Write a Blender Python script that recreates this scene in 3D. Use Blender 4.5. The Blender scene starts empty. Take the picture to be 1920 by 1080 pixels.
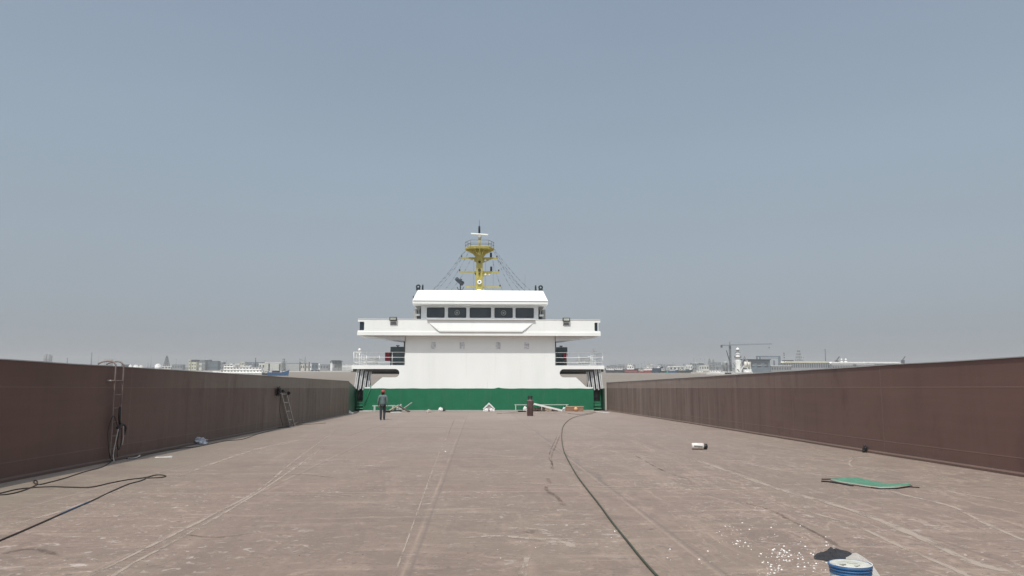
import bpy, bmesh, math, random
from mathutils import Vector, Matrix, noise
rnd = random.Random(7)
SC = bpy.context.scene
COL = SC.collection

# ------------------------------------------------------------------ camera
F_PX = 1400.0
PSI = math.radians(2.635)      # yaw to the right of the ship's axis
TH = math.radians(7.65)        # pitch up
EYE = 1.75
cd = bpy.data.cameras.new('camera'); cam = bpy.data.objects.new('camera', cd); COL.objects.link(cam)
cam.location = (0, 0, EYE); cam.rotation_euler = (math.radians(90) + TH, 0, -PSI)
cd.sensor_width = 36; cd.lens = 36 * F_PX / 1920; cd.clip_end = 20000; cd.clip_start = 0.05
SC.camera = cam
SC.render.resolution_x = 1024; SC.render.resolution_y = 576

# ------------------------------------------------------------------ light
SUN = Vector((-0.16, -0.44, 0.88)).normalized()
elev = math.asin(SUN.z); az = math.atan2(SUN.x, SUN.y)
w = bpy.data.worlds.new("World"); SC.world = w; w.use_nodes = True
nt = w.node_tree; N = nt.nodes; L = nt.links; N.clear()
sky = N.new('ShaderNodeTexSky'); sky.sky_type = 'NISHITA'; sky.sun_disc = False
sky.sun_elevation = elev; sky.sun_rotation = az; sky.air_density = 1.0; sky.dust_density = 3.0; sky.ozone_density = 1.0; sky.altitude = 0
hs = N.new('ShaderNodeHueSaturation'); hs.inputs['Saturation'].default_value = 0.42; hs.inputs['Value'].default_value = 1.0
mx = N.new('ShaderNodeMix'); mx.data_type = 'RGBA'; mx.inputs[0].default_value = 0.72
tcw = N.new('ShaderNodeTexCoord'); spw = N.new('ShaderNodeSeparateXYZ'); crw = N.new('ShaderNodeValToRGB')
L.new(tcw.outputs['Generated'], spw.inputs[0]); L.new(spw.outputs[2], crw.inputs[0])
els = crw.color_ramp.elements; els[0].position = 0.0; els[0].color = (0.305, 0.338, 0.378, 1); els[1].position = 0.55; els[1].color = (0.250, 0.332, 0.462, 1)
e_ = els.new(0.10); e_.color = (0.305, 0.360, 0.415, 1); e_ = els.new(0.28); e_.color = (0.300, 0.392, 0.478, 1)
scw = N.new('ShaderNodeVectorMath'); scw.operation = 'SCALE'; scw.inputs[3].default_value = 9.3; nzw = N.new('ShaderNodeTexNoise'); nzw.inputs['Scale'].default_value = 1.6; nzw.inputs['Detail'].default_value = 4; mpw = N.new('ShaderNodeMapping'); mpw.inputs['Scale'].default_value = (1, 1, 3.5)
L.new(tcw.outputs['Generated'], mpw.inputs[0]); L.new(mpw.outputs[0], nzw.inputs['Vector'])
mrw = N.new('ShaderNodeMapRange'); mrw.inputs[1].default_value = .3; mrw.inputs[2].default_value = .7; mrw.inputs[3].default_value = 9.0; mrw.inputs[4].default_value = 9.65; L.new(nzw.outputs['Fac'], mrw.inputs[0]); L.new(mrw.outputs[0], scw.inputs[3])
L.new(crw.outputs[0], scw.inputs[0]); L.new(scw.outputs[0], mx.inputs[7])
bg = N.new('ShaderNodeBackground'); bg.inputs[1].default_value = 0.11
out = N.new('ShaderNodeOutputWorld')
L.new(sky.outputs[0], hs.inputs['Color']); L.new(hs.outputs[0], mx.inputs[6]); # bright hazy aureole round the sun (behind and above the camera)
dt = N.new('ShaderNodeVectorMath'); dt.operation = 'DOT_PRODUCT'; dt.inputs[1].default_value = SUN; L.new(tcw.outputs['Generated'], dt.inputs[0])
cl = N.new('ShaderNodeMath'); cl.operation = 'MAXIMUM'; cl.inputs[1].default_value = 0.0; L.new(dt.outputs['Value'], cl.inputs[0])
pw = N.new('ShaderNodeMath'); pw.operation = 'POWER'; pw.inputs[1].default_value = 3.0; L.new(cl.outputs[0], pw.inputs[0])
am = N.new('ShaderNodeVectorMath'); am.operation = 'SCALE'; am.inputs[0].default_value = (7.5, 7.4, 7.2); L.new(pw.outputs[0], am.inputs[3])
ad = N.new('ShaderNodeVectorMath'); ad.operation = 'ADD'; L.new(mx.outputs[2], ad.inputs[0]); L.new(am.outputs[0], ad.inputs[1]); L.new(ad.outputs[0], bg.inputs[0]); L.new(bg.outputs[0], out.inputs[0])
sd = bpy.data.lights.new('sun', 'SUN'); sd.energy = 3.5; sd.angle = math.radians(1.2); sd.color = (1.0, 0.96, 0.90)
so = bpy.data.objects.new('sun', sd); COL.objects.link(so); so.rotation_euler = SUN.to_track_quat('Z', 'Y').to_euler(); so.location = (0, 0, 60)
SC.view_settings.view_transform = 'Standard'; SC.view_settings.look = 'None'; SC.view_settings.gamma = 1
SC.view_settings.exposure = 0.0

# ------------------------------------------------------------------ view helpers (points at known depths)
def ray(px, py):
    u = (px - 960) / F_PX; v = -(py - 540) / F_PX
    R = Vector((math.cos(PSI), -math.sin(PSI), 0))
    Fv = Vector((math.sin(PSI) * math.cos(TH), math.cos(PSI) * math.cos(TH), math.sin(TH)))
    U = Vector((-math.sin(PSI) * math.sin(TH), -math.cos(PSI) * math.sin(TH), math.cos(TH)))
    return Fv + u * R + v * U
def G(px, py, z=0.0):                       # point on the deck
    d = ray(px, py); t = (z - EYE) / d.z
    return Vector((d.x * t, d.y * t, z))
def A(px, py, Y):                           # (X, Z) at distance Y along the ship
    d = ray(px, py); t = Y / d.y
    return (d.x * t, EYE + d.z * t)
def AX(px, py, X):
    d = ray(px, py); t = X / d.x
    return Vector((X, d.y * t, EYE + d.z * t))
# far frame: the ship is trimmed 1.55 degrees, so the level sea is tilted in the ship's frame
EH = 6.0
TILT = math.radians(1.555)
TF = Matrix.Translation((0, 0, EYE)) @ Matrix.Rotation(TILT, 4, 'X') @ Matrix.Translation((0, 0, -EH))
TFR = Matrix.Rotation(-TILT, 3, 'X')
def FW(px, py, D):                          # (x, z) in the sea's frame at distance D
    d = TFR @ ray(px, py); t = D / d.y
    return (d.x * t, EH + d.z * t)

# ------------------------------------------------------------------ materials
def s2l(c):
    return tuple(((x / 255 + 0.055) / 1.055) ** 2.4 if x / 255 > 0.04045 else x / 255 / 12.92 for x in c)
MATS = {}
def new_mat(name):
    m = bpy.data.materials.new(name); m.use_nodes = True
    return m, m.node_tree, m.node_tree.nodes['Principled BSDF']
class NT:
    def __init__(s, nt): s.nt = nt
    def n(s, t, **k):
        o = s.nt.nodes.new(t)
        for a, b in k.items(): setattr(o, a, b)
        return o
    def set(s, sock, v):
        if hasattr(v, 'is_output') or isinstance(v, bpy.types.NodeSocket): s.nt.links.new(v, sock)
        else: sock.default_value = v
    def noise(s, co, scale, detail=4, rough=0.55, dist=0.0):
        o = s.n('ShaderNodeTexNoise'); s.set(o.inputs['Vector'], co)
        o.inputs['Scale'].default_value = scale; o.inputs['Detail'].default_value = detail
        o.inputs['Roughness'].default_value = rough; o.inputs['Distortion'].default_value = dist
        return o.outputs['Fac']
    def mapping(s, co, scale=(1, 1, 1), rot=(0, 0, 0), loc=(0, 0, 0)):
        o = s.n('ShaderNodeMapping'); s.set(o.inputs['Vector'], co)
        o.inputs['Scale'].default_value = scale; o.inputs['Rotation'].default_value = rot; o.inputs['Location'].default_value = loc
        return o.outputs[0]
    def ramp(s, f, a, b, lo=0.0, hi=1.0):
        o = s.n('ShaderNodeMapRange', clamp=True); s.set(o.inputs[0], f)
        o.inputs[1].default_value = a; o.inputs[2].default_value = b; o.inputs[3].default_value = lo; o.inputs[4].default_value = hi
        return o.outputs[0]
    def math(s, op, a, b=0.0, c=0.0):
        o = s.n('ShaderNodeMath', operation=op); s.set(o.inputs[0], a); s.set(o.inputs[1], b); s.set(o.inputs[2], c)
        return o.outputs[0]
    def mix(s, f, a, b):
        o = s.n('ShaderNodeMix', data_type='RGBA'); s.set(o.inputs[0], f)
        s.set(o.inputs[6], (*a, 1) if isinstance(a, tuple) else a); s.set(o.inputs[7], (*b, 1) if isinstance(b, tuple) else b)
        return o.outputs[2]
    def obj(s): return s.n('ShaderNodeTexCoord').outputs['Object']
    def sep(s, co):
        o = s.n('ShaderNodeSeparateXYZ'); s.set(o.inputs[0], co); return o.outputs
    def bump(s, h, strength, dist=0.01):
        o = s.n('ShaderNodeBump'); s.set(o.inputs['Height'], h); o.inputs['Strength'].default_value = strength; o.inputs['Distance'].default_value = dist
        return o.outputs[0]
def paint(name, c, rough=0.5, var=0.15, scale=3.0, metal=0.0, bump=0.0, streak=False, dirt=None):
    """c: linear colour; simple painted/aged surface"""
    if name in MATS: return MATS[name]
    m, nt_, b = new_mat(name); t = NT(nt_)
    co = t.obj()
    f = t.noise(t.mapping(co, (1, 1, 0.15)) if streak else co, scale, 5, 0.6)
    dk = tuple(x * (1 - var) for x in c); lt = tuple(min(1, x * (1 + var)) for x in c)
    col = t.mix(t.ramp(f, 0.3, 0.7), dk, lt)
    if dirt:
        g = t.noise(t.mapping(co, (1, 1, 0.12)), scale * 2.3, 6, 0.7)
        col = t.mix(t.ramp(g, 0.52, 0.72, 0, 0.55), col, dirt)
    t.set(b.inputs['Base Color'], col)
    b.inputs['Roughness'].default_value = rough; b.inputs['Metallic'].default_value = metal
    t.set(b.inputs['Roughness'], t.ramp(f, 0.2, 0.8, max(0, rough - 0.1), min(1, rough + 0.1)))
    if bump: t.set(b.inputs['Normal'], t.bump(t.noise(co, scale * 4, 4), bump, 0.01))
    MATS[name] = m; return m

def deck_mat():
    m, nt_, b = new_mat('dusty_steel_deck'); t = NT(nt_); co = t.obj()
    wob = t.n('ShaderNodeTexNoise'); t.set(wob.inputs['Vector'], co); wob.inputs['Scale'].default_value = 0.25; wob.inputs['Detail'].default_value = 2
    wv = t.n('ShaderNodeVectorMath', operation='MULTIPLY_ADD'); t.set(wv.inputs[0], wob.outputs['Color']); wv.inputs[1].default_value = (1.1, 1.1, 0); t.set(wv.inputs[2], co)
    wco = wv.outputs[0]
    big = t.noise(co, 0.16, 3); mid = t.noise(co, 0.9, 6, 0.62, 0.6); fine = t.noise(co, 14, 7, 0.7)
    c = t.mix(t.ramp(big, 0.42, 0.58), DECK_A, DECK_B)
    c = t.mix(t.ramp(mid, 0.38, 0.66, 0.0, 0.75), c, DECK_D)
    c = t.mix(t.ramp(fine, 0.36, 0.70, 0.0, 0.40), c, DECK_L)
    # swept dust: long thin streaks, some along the ship, some swinging across towards the right wall
    def streaks(scale, rot, loc, f, lo, hi, amt, col, c, dist=0.0):
        st = t.noise(t.mapping(wco, scale, (0, 0, math.radians(rot)), loc), f, 7, 0.62, dist)
        return t.mix(t.ramp(st, lo, hi, 0.0, amt), c, col)
    c = streaks((2.2, 0.14, 1), 7, (0, 0, 0), 1.0, 0.56, 0.68, 0.60, DECK_L, c)
    c = streaks((1.6, 0.12, 1), -5, (9, 2, 0), 1.0, 0.45, 0.33, 0.50, DECK_D, c)
    c = streaks((0.30, 2.6, 1), -12, (3, 1, 0), 1.2, 0.55, 0.68, 0.60, DECK_LL, c)
    c = streaks((0.35, 2.8, 1), 6, (5, 8, 0), 1.1, 0.46, 0.34, 0.50, DECK_D, c)
    # on the right half the sweep marks fan out in longer arcs
    X0, Y0, _z = t.sep(co)
    fan = t.noise(t.mapping(wco, (0.9, 0.16, 1), (0, 0, math.radians(28)), (2, 5, 0)), 1.5, 6, 0.6)
    ln = t.math('ABSOLUTE', t.math('SUBTRACT', fan, 0.52))
    c = t.mix(t.math('MULTIPLY', t.ramp(ln, 0.0, 0.016, 0.75, 0.0), t.ramp(X0, 0.5, 4.5, 0.15, 1.0)), c, DECK_LL)
    # ragged scuffs: short bright flecks lying across the ship, in loose drifts
    where = t.noise(co, 0.30, 3)
    def flecks(f, sx, sy, loc, lo, w_, amt, col, c, mask=None, det=5, dist=1.0):
        n_ = t.noise(t.mapping(co, (sx, sy, 1), (0, 0, 0.12), loc), f, det, 0.66, dist)
        k = t.ramp(n_, lo, lo + w_)
        if mask is not None: k = t.math('MULTIPLY', k, mask)
        return t.mix(t.math('MULTIPLY', k, amt), c, col)
    m1 = t.ramp(where, 0.44, 0.56, 0.25, 1.0)
    c = flecks(7.0, 0.8, 1.0, (0, 0, 0), 0.60, 0.035, 0.80, DECK_W, c, m1)
    c = flecks(11.0, 0.7, 1.0, (4, 7, 0), 0.61, 0.03, 0.75, DECK_LL, c, m1)
    c = flecks(3.2, 0.8, 1.2, (14, 2, 0), 0.60, 0.04, 0.55, DECK_LL, c, None, 9, 0.6)
    c = flecks(9.0, 0.7, 1.0, (8, 3, 0), 0.60, 0.03, 0.75, DECK_K, c)
    c = flecks(18.0, 0.8, 1.0, (2, 9, 0), 0.625, 0.03, 0.6, DECK_W, c, m1)
    c = flecks(22.0, 0.8, 1.0, (6, 1, 0), 0.61, 0.03, 0.6, DECK_K, c)
    pt = t.noise(t.mapping(co, (1, 1, 1), (0, 0, 0), (21, 4, 0)), 0.55, 7, 0.62, 1.2)
    c = t.mix(t.ramp(pt, 0.54, 0.585, 0.0, 0.40), c, DECK_B)
    c = t.mix(t.ramp(pt, 0.44, 0.40, 0.0, 0.40), c, DECK_D)
    og = t.math('MULTIPLY', t.ramp(X0, -5.2, -8.2), t.ramp(pt, 0.40, 0.60, 0.3, 1.0))
    c = t.mix(t.math('MULTIPLY', og, 0.55), c, (0.205, 0.185, 0.130))
    sc3 = t.noise(t.mapping(wco, (0.7, 1.6, 1), loc=(1, 6, 0)), 2.4, 10, 0.72, 0.7)
    c = t.mix(t.math('MULTIPLY', t.ramp(sc3, 0.60, 0.66), 0.40), c, DECK_LL)
    sd_ = t.noise(t.mapping(wco, (0.9, 1.5, 1), loc=(7, 3, 0)), 3.6, 10, 0.72, 0.6)
    c = t.mix(t.math('MULTIPLY', t.ramp(sd_, 0.60, 0.69), 0.60), c, DECK_K)
    # scraped tracks: a dark double drag mark near the hose
    trk = t.math('ABSOLUTE', t.math('SUBTRACT', X0, t.math('ADD', 2.35, t.math('MULTIPLY', t.math('SUBTRACT', t.noise(t.mapping(co, (0, 0.25, 0)), 1.0, 3), 0.5), 1.2))))
    trm = t.math('MULTIPLY', t.math('MULTIPLY', t.ramp(trk, 0.03, 0.10, 1.0, 0.0), t.ramp(sc3, 0.40, 0.52)), t.math('MULTIPLY', t.ramp(Y0, 13, 15), t.ramp(Y0, 32, 36, 1, 0)))
    c = t.mix(t.math('MULTIPLY', trm, 0.7), c, DECK_K)
    c = t.mix(t.math('MULTIPLY', t.ramp(Y0, 14, 46), t.ramp(where, 0.3, 0.7, 0.45, 0.85)), c, (0.285, 0.228, 0.198))  # deck mixed lighter towards the deckhouse, grazing sheen painted into the colour
    # weld seams: plates 3.0 x 6.0 m
    X, Y, _ = t.sep(co)
    def seam(v, off, per, wd, jit):
        a = t.math('ADD', t.math('DIVIDE', t.math('ADD', v, off), per), t.math('MULTIPLY', t.math('SUBTRACT', t.noise(co, 0.6, 2), 0.5), jit))
        fr = t.math('ABSOLUTE', t.math('SUBTRACT', t.math('FRACT', a), 0.5))
        return t.ramp(fr, 0.0, wd, 1.0, 0.0)
    brk = t.ramp(t.noise(co, 0.5, 3), 0.40, 0.58)
    sx = seam(X, 2.2, 3.0, 0.011, 0.010); sy = seam(Y, 1.9, 6.0, 0.010, 0.004)
    sx_d = seam(X, 2.13, 3.0, 0.010, 0.006)
    se = t.math('MULTIPLY', t.math('MAXIMUM', sx, sy), t.ramp(brk, 0, 1, 0.25, 1.0))
    c = t.mix(t.math('MULTIPLY', se, 0.55), c, DECK_LL)
    c = t.mix(t.math('MULTIPLY', sx_d, 0.5), c, DECK_K)
    # each plate takes the dust a little differently
    vx = t.math('FLOOR', t.math('DIVIDE', t.math('ADD', X, 0.7), 3.0)); vy = t.math('FLOOR', t.math('DIVIDE', t.math('ADD', Y, 4.9), 6.0))
    cmb = t.n('ShaderNodeCombineXYZ'); t.set(cmb.inputs[0], vx); t.set(cmb.inputs[1], vy)
    wn = t.n('ShaderNodeTexWhiteNoise', noise_dimensions='3D'); t.set(wn.inputs['Vector'], cmb.outputs[0])
    c = t.mix(t.ramp(wn.outputs['Value'], 0, 1, 0.0, 0.22), c, DECK_D)
    t.set(b.inputs['Base Color'], c)
    t.set(b.inputs['Roughness'], t.ramp(mid, 0.2, 0.8, 0.70, 0.92)); b.inputs['Specular IOR Level'].default_value = 0.25
    b.inputs['Sheen Weight'].default_value = 0.3; b.inputs['Sheen Roughness'].default_value = 0.5; b.inputs['Sheen Tint'].default_value = (1, .93, .88, 1)
    h = t.math('ADD', t.math('MULTIPLY', fine, 0.4), t.math('MULTIPLY', se, 0.5))
    t.set(b.inputs['Normal'], t.bump(h, 0.35, 0.012))
    return m
DECK_A = (0.1941, 0.1263, 0.0903); DECK_B = (0.1784, 0.1294, 0.0903); DECK_D = (0.1311, 0.0893, 0.0646)
DECK_L = (0.2853, 0.1980, 0.1472); DECK_LL = (0.3460, 0.2475, 0.1876); DECK_W = (0.44, 0.38, 0.335); DECK_K = (0.095, 0.072, 0.060)

def wall_mat(name, base, grey, y0, y1):
    """oxide-primed steel plating, dusty and rain-streaked towards the deckhouse, plate seams as weld beads"""
    m, nt_, b = new_mat(name); t = NT(nt_); co = t.obj(); X, Y, Z = t.sep(co)
    big = t.noise(co, 0.35, 3); fine = t.noise(co, 9, 7, 0.7)
    c = t.mix(t.ramp(big, 0.35, 0.65), tuple(x * 0.88 for x in base), tuple(x * 1.1 for x in base))
    c = t.mix(t.ramp(fine, 0.3, 0.7, 0, 0.25), c, tuple(x * 1.35 for x in base))
    stv = t.noise(t.mapping(co, (1, 1.0, 0.10)), 1.7, 6, 0.66)
    stw = t.noise(t.mapping(co, (1, 1.0, 0.05), loc=(3, 9, 0)), 4.0, 5, 0.6)
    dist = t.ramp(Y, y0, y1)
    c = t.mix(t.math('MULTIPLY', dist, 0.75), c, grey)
    up = t.ramp(Z, 1.70, 1.80, 0.45, 1.0)
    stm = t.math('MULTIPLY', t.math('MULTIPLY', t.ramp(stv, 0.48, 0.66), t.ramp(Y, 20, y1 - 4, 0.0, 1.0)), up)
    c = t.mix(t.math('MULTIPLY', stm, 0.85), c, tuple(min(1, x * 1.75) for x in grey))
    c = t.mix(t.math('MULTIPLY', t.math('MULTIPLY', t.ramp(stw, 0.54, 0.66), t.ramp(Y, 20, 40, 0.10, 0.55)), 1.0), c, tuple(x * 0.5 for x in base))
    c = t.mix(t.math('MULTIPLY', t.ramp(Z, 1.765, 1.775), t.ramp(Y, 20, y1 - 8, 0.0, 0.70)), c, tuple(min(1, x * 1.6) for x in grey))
    hb = t.noise(t.mapping(co, (1, 0.06, 1.6)), 3.0, 6, 0.65); c = t.mix(t.ramp(hb, 0.40, 0.65, 0, 0.22), c, tuple(x * 1.5 for x in base))
    rs = t.noise(t.mapping(co, (1, 1, 0.5), loc=(5, 5, 5)), 0.8, 8, 0.7); c = t.mix(t.ramp(rs, 0.56, 0.66, 0, 0.4), c, tuple(x * 0.70 for x in base))
    # seams
    def line(v, pos, wd): return t.ramp(t.math('ABSOLUTE', t.math('SUBTRACT', v, pos)), 0.0, wd, 1.0, 0.0)
    fr = t.math('ABSOLUTE', t.math('SUBTRACT', t.math('FRACT', t.math('DIVIDE', Y, 5.6)), 0.5))
    seams = t.math('MAXIMUM', t.math('MAXIMUM', line(Z, 1.77, 0.018), line(Z, 0.36, 0.018)), t.ramp(fr, 0, 0.004, 1, 0))
    c = t.mix(t.math('MULTIPLY', seams, 0.22), c, tuple(x * 1.6 for x in grey))
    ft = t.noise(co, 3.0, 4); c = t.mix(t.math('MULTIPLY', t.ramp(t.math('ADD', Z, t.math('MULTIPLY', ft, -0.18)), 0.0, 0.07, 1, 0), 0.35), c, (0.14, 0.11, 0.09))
    t.set(b.inputs['Base Color'], c)
    t.set(b.inputs['Roughness'], t.ramp(fine, 0.2, 0.8, 0.62, 0.85)); b.inputs['Specular IOR Level'].default_value = 0.3
    # plating dishes slightly between its frames
    dish = t.math('SINE', t.math('MULTIPLY', Y, 2 * math.pi / 0.8))
    h = t.math('ADD', t.math('MULTIPLY', dish, 0.12), t.math('ADD', t.math('MULTIPLY', t.noise(co, 1.1, 3), 0.9), t.math('MULTIPLY', seams, 0.5)))
    t.set(b.inputs['Normal'], t.bump(h, 0.3, 0.02))
    return m

def white_mat():
    m, nt_, b = new_mat('white_ship_paint'); t = NT(nt_); co = t.obj(); X, Y, Z = t.sep(co)
    f = t.noise(t.mapping(co, (1, 1, 0.3)), 0.7, 5)
    c = t.mix(t.ramp(f, 0.35, 0.7), (0.86, 0.87, 0.845), (0.81, 0.825, 0.80))
    g = t.noise(t.mapping(co, (1, 1, 0.06)), 2.6, 6, 0.7)
    c = t.mix(t.ramp(g, 0.58, 0.78, 0, 0.30), c, (0.60, 0.585, 0.55))
    t.set(b.inputs['Base Color'], c); b.inputs['Roughness'].default_value = 0.42; b.inputs['Specular IOR Level'].default_value = 0.35
    a = t.math('SINE', t.math('MULTIPLY', X, 2 * math.pi / 0.75)); 
    fz = t.math('ABSOLUTE', t.math('SUBTRACT', t.math('FRACT', t.math('DIVIDE', Z, 1.42)), 0.5)); sz = t.ramp(fz, 0, 0.012, 1, 0)
    fx = t.math('ABSOLUTE', t.math('SUBTRACT', t.math('FRACT', t.math('DIVIDE', X, 3.1)), 0.5)); sx = t.ramp(fx, 0, 0.005, 1, 0)
    h = t.math('ADD', t.math('MULTIPLY', a, 0.10), t.math('ADD', t.math('MULTIPLY', t.noise(co, 0.9, 2), 0.8), t.math('MULTIPLY', t.math('MAXIMUM', sx, sz), 0.5)))
    t.set(b.inputs['Normal'], t.bump(h, 0.35, 0.02))
    return m
def glass_mat(name, c=(0.035, 0.045, 0.055), rough=0.08):
    m, nt_, b = new_mat(name); t = NT(nt_)
    f = t.noise(t.obj(), 0.8, 2)
    t.set(b.inputs['Base Color'], t.mix(t.ramp(f, 0.3, 0.7), c, tuple(x * 1.7 for x in c))); b.inputs['Roughness'].default_value = rough
    t.set(b.inputs['Normal'], t.bump(f, 0.05, 0.05))
    return m
def water_mat():
    m, nt_, b = new_mat('silty_river_water'); t = NT(nt_); co = t.obj()
    f = t.noise(t.mapping(co, (0.004, 0.02, 1)), 1.0, 4); g = t.noise(t.mapping(co, (0.5, 1.2, 1)), 0.5, 5, 0.6)
    t.set(b.inputs['Base Color'], t.mix(t.ramp(f, 0.35, 0.65), (0.205, 0.172, 0.138), (0.235, 0.200, 0.165)))
    b.inputs['Roughness'].default_value = 0.55; b.inputs['Specular IOR Level'].default_value = 0.12
    t.set(b.inputs['Normal'], t.bump(g, 0.6, 0.25))
    return m
WHITE = white_mat()
GREEN = paint('green_deck_paint', (0.006, 0.140, 0.064), 0.45, 0.10, 1.6, dirt=(0.05, 0.14, 0.09))
GREEN_D = paint('dark_green_paint', (0.010, 0.060, 0.035), 0.5, 0.2, 3)
YEL = paint('yellow_mast_paint', (0.40, 0.345, 0.085), 0.5, 0.12, 3, dirt=(0.22, 0.17, 0.05))
YEL_P = paint('pale_yellow_paint', (0.62, 0.55, 0.22), 0.5, 0.1, 3)
LGREY = paint('pale_grey_paint', (0.38, 0.38, 0.37), 0.55, 0.12, 3, dirt=(0.25, 0.23, 0.2))
MGREY = paint('mid_grey_paint', (0.15, 0.155, 0.155), 0.6, 0.2, 3)
DGREY = paint('dark_grey_paint', (0.035, 0.038, 0.04), 0.6, 0.25, 3)
BLACK = paint('black_rubber', (0.012, 0.012, 0.013), 0.55, 0.3, 8, bump=0.2)
TEAL = paint('blue_grey_housing_paint', (0.115, 0.160, 0.175), 0.5, 0.15, 2, dirt=(0.08, 0.11, 0.12))
RED = paint('red_box_paint', (0.30, 0.025, 0.045), 0.5, 0.15, 4)
GLASS = glass_mat('wheelhouse_glass'); GLASS2 = glass_mat('lamp_glass', (0.30, 0.33, 0.30), 0.2)
WOOD = paint('weathered_timber', (0.30, 0.24, 0.18), 0.8, 0.25, 6, bump=0.5, streak=True)
WOOD_D = paint('dark_wet_timber', (0.07, 0.05, 0.04), 0.8, 0.3, 6, bump=0.4)
RAG = paint('white_plastic_sheet', (0.70, 0.69, 0.68), 0.55, 0.12, 6, bump=0.3)
STEEL = paint('galvanised_steel', (0.38, 0.37, 0.36), 0.45, 0.2, 9, metal=0.3)
RUSTY = paint('rusty_ladder_steel', (0.20, 0.155, 0.14), 0.7, 0.25, 9, bump=0.3)

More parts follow.
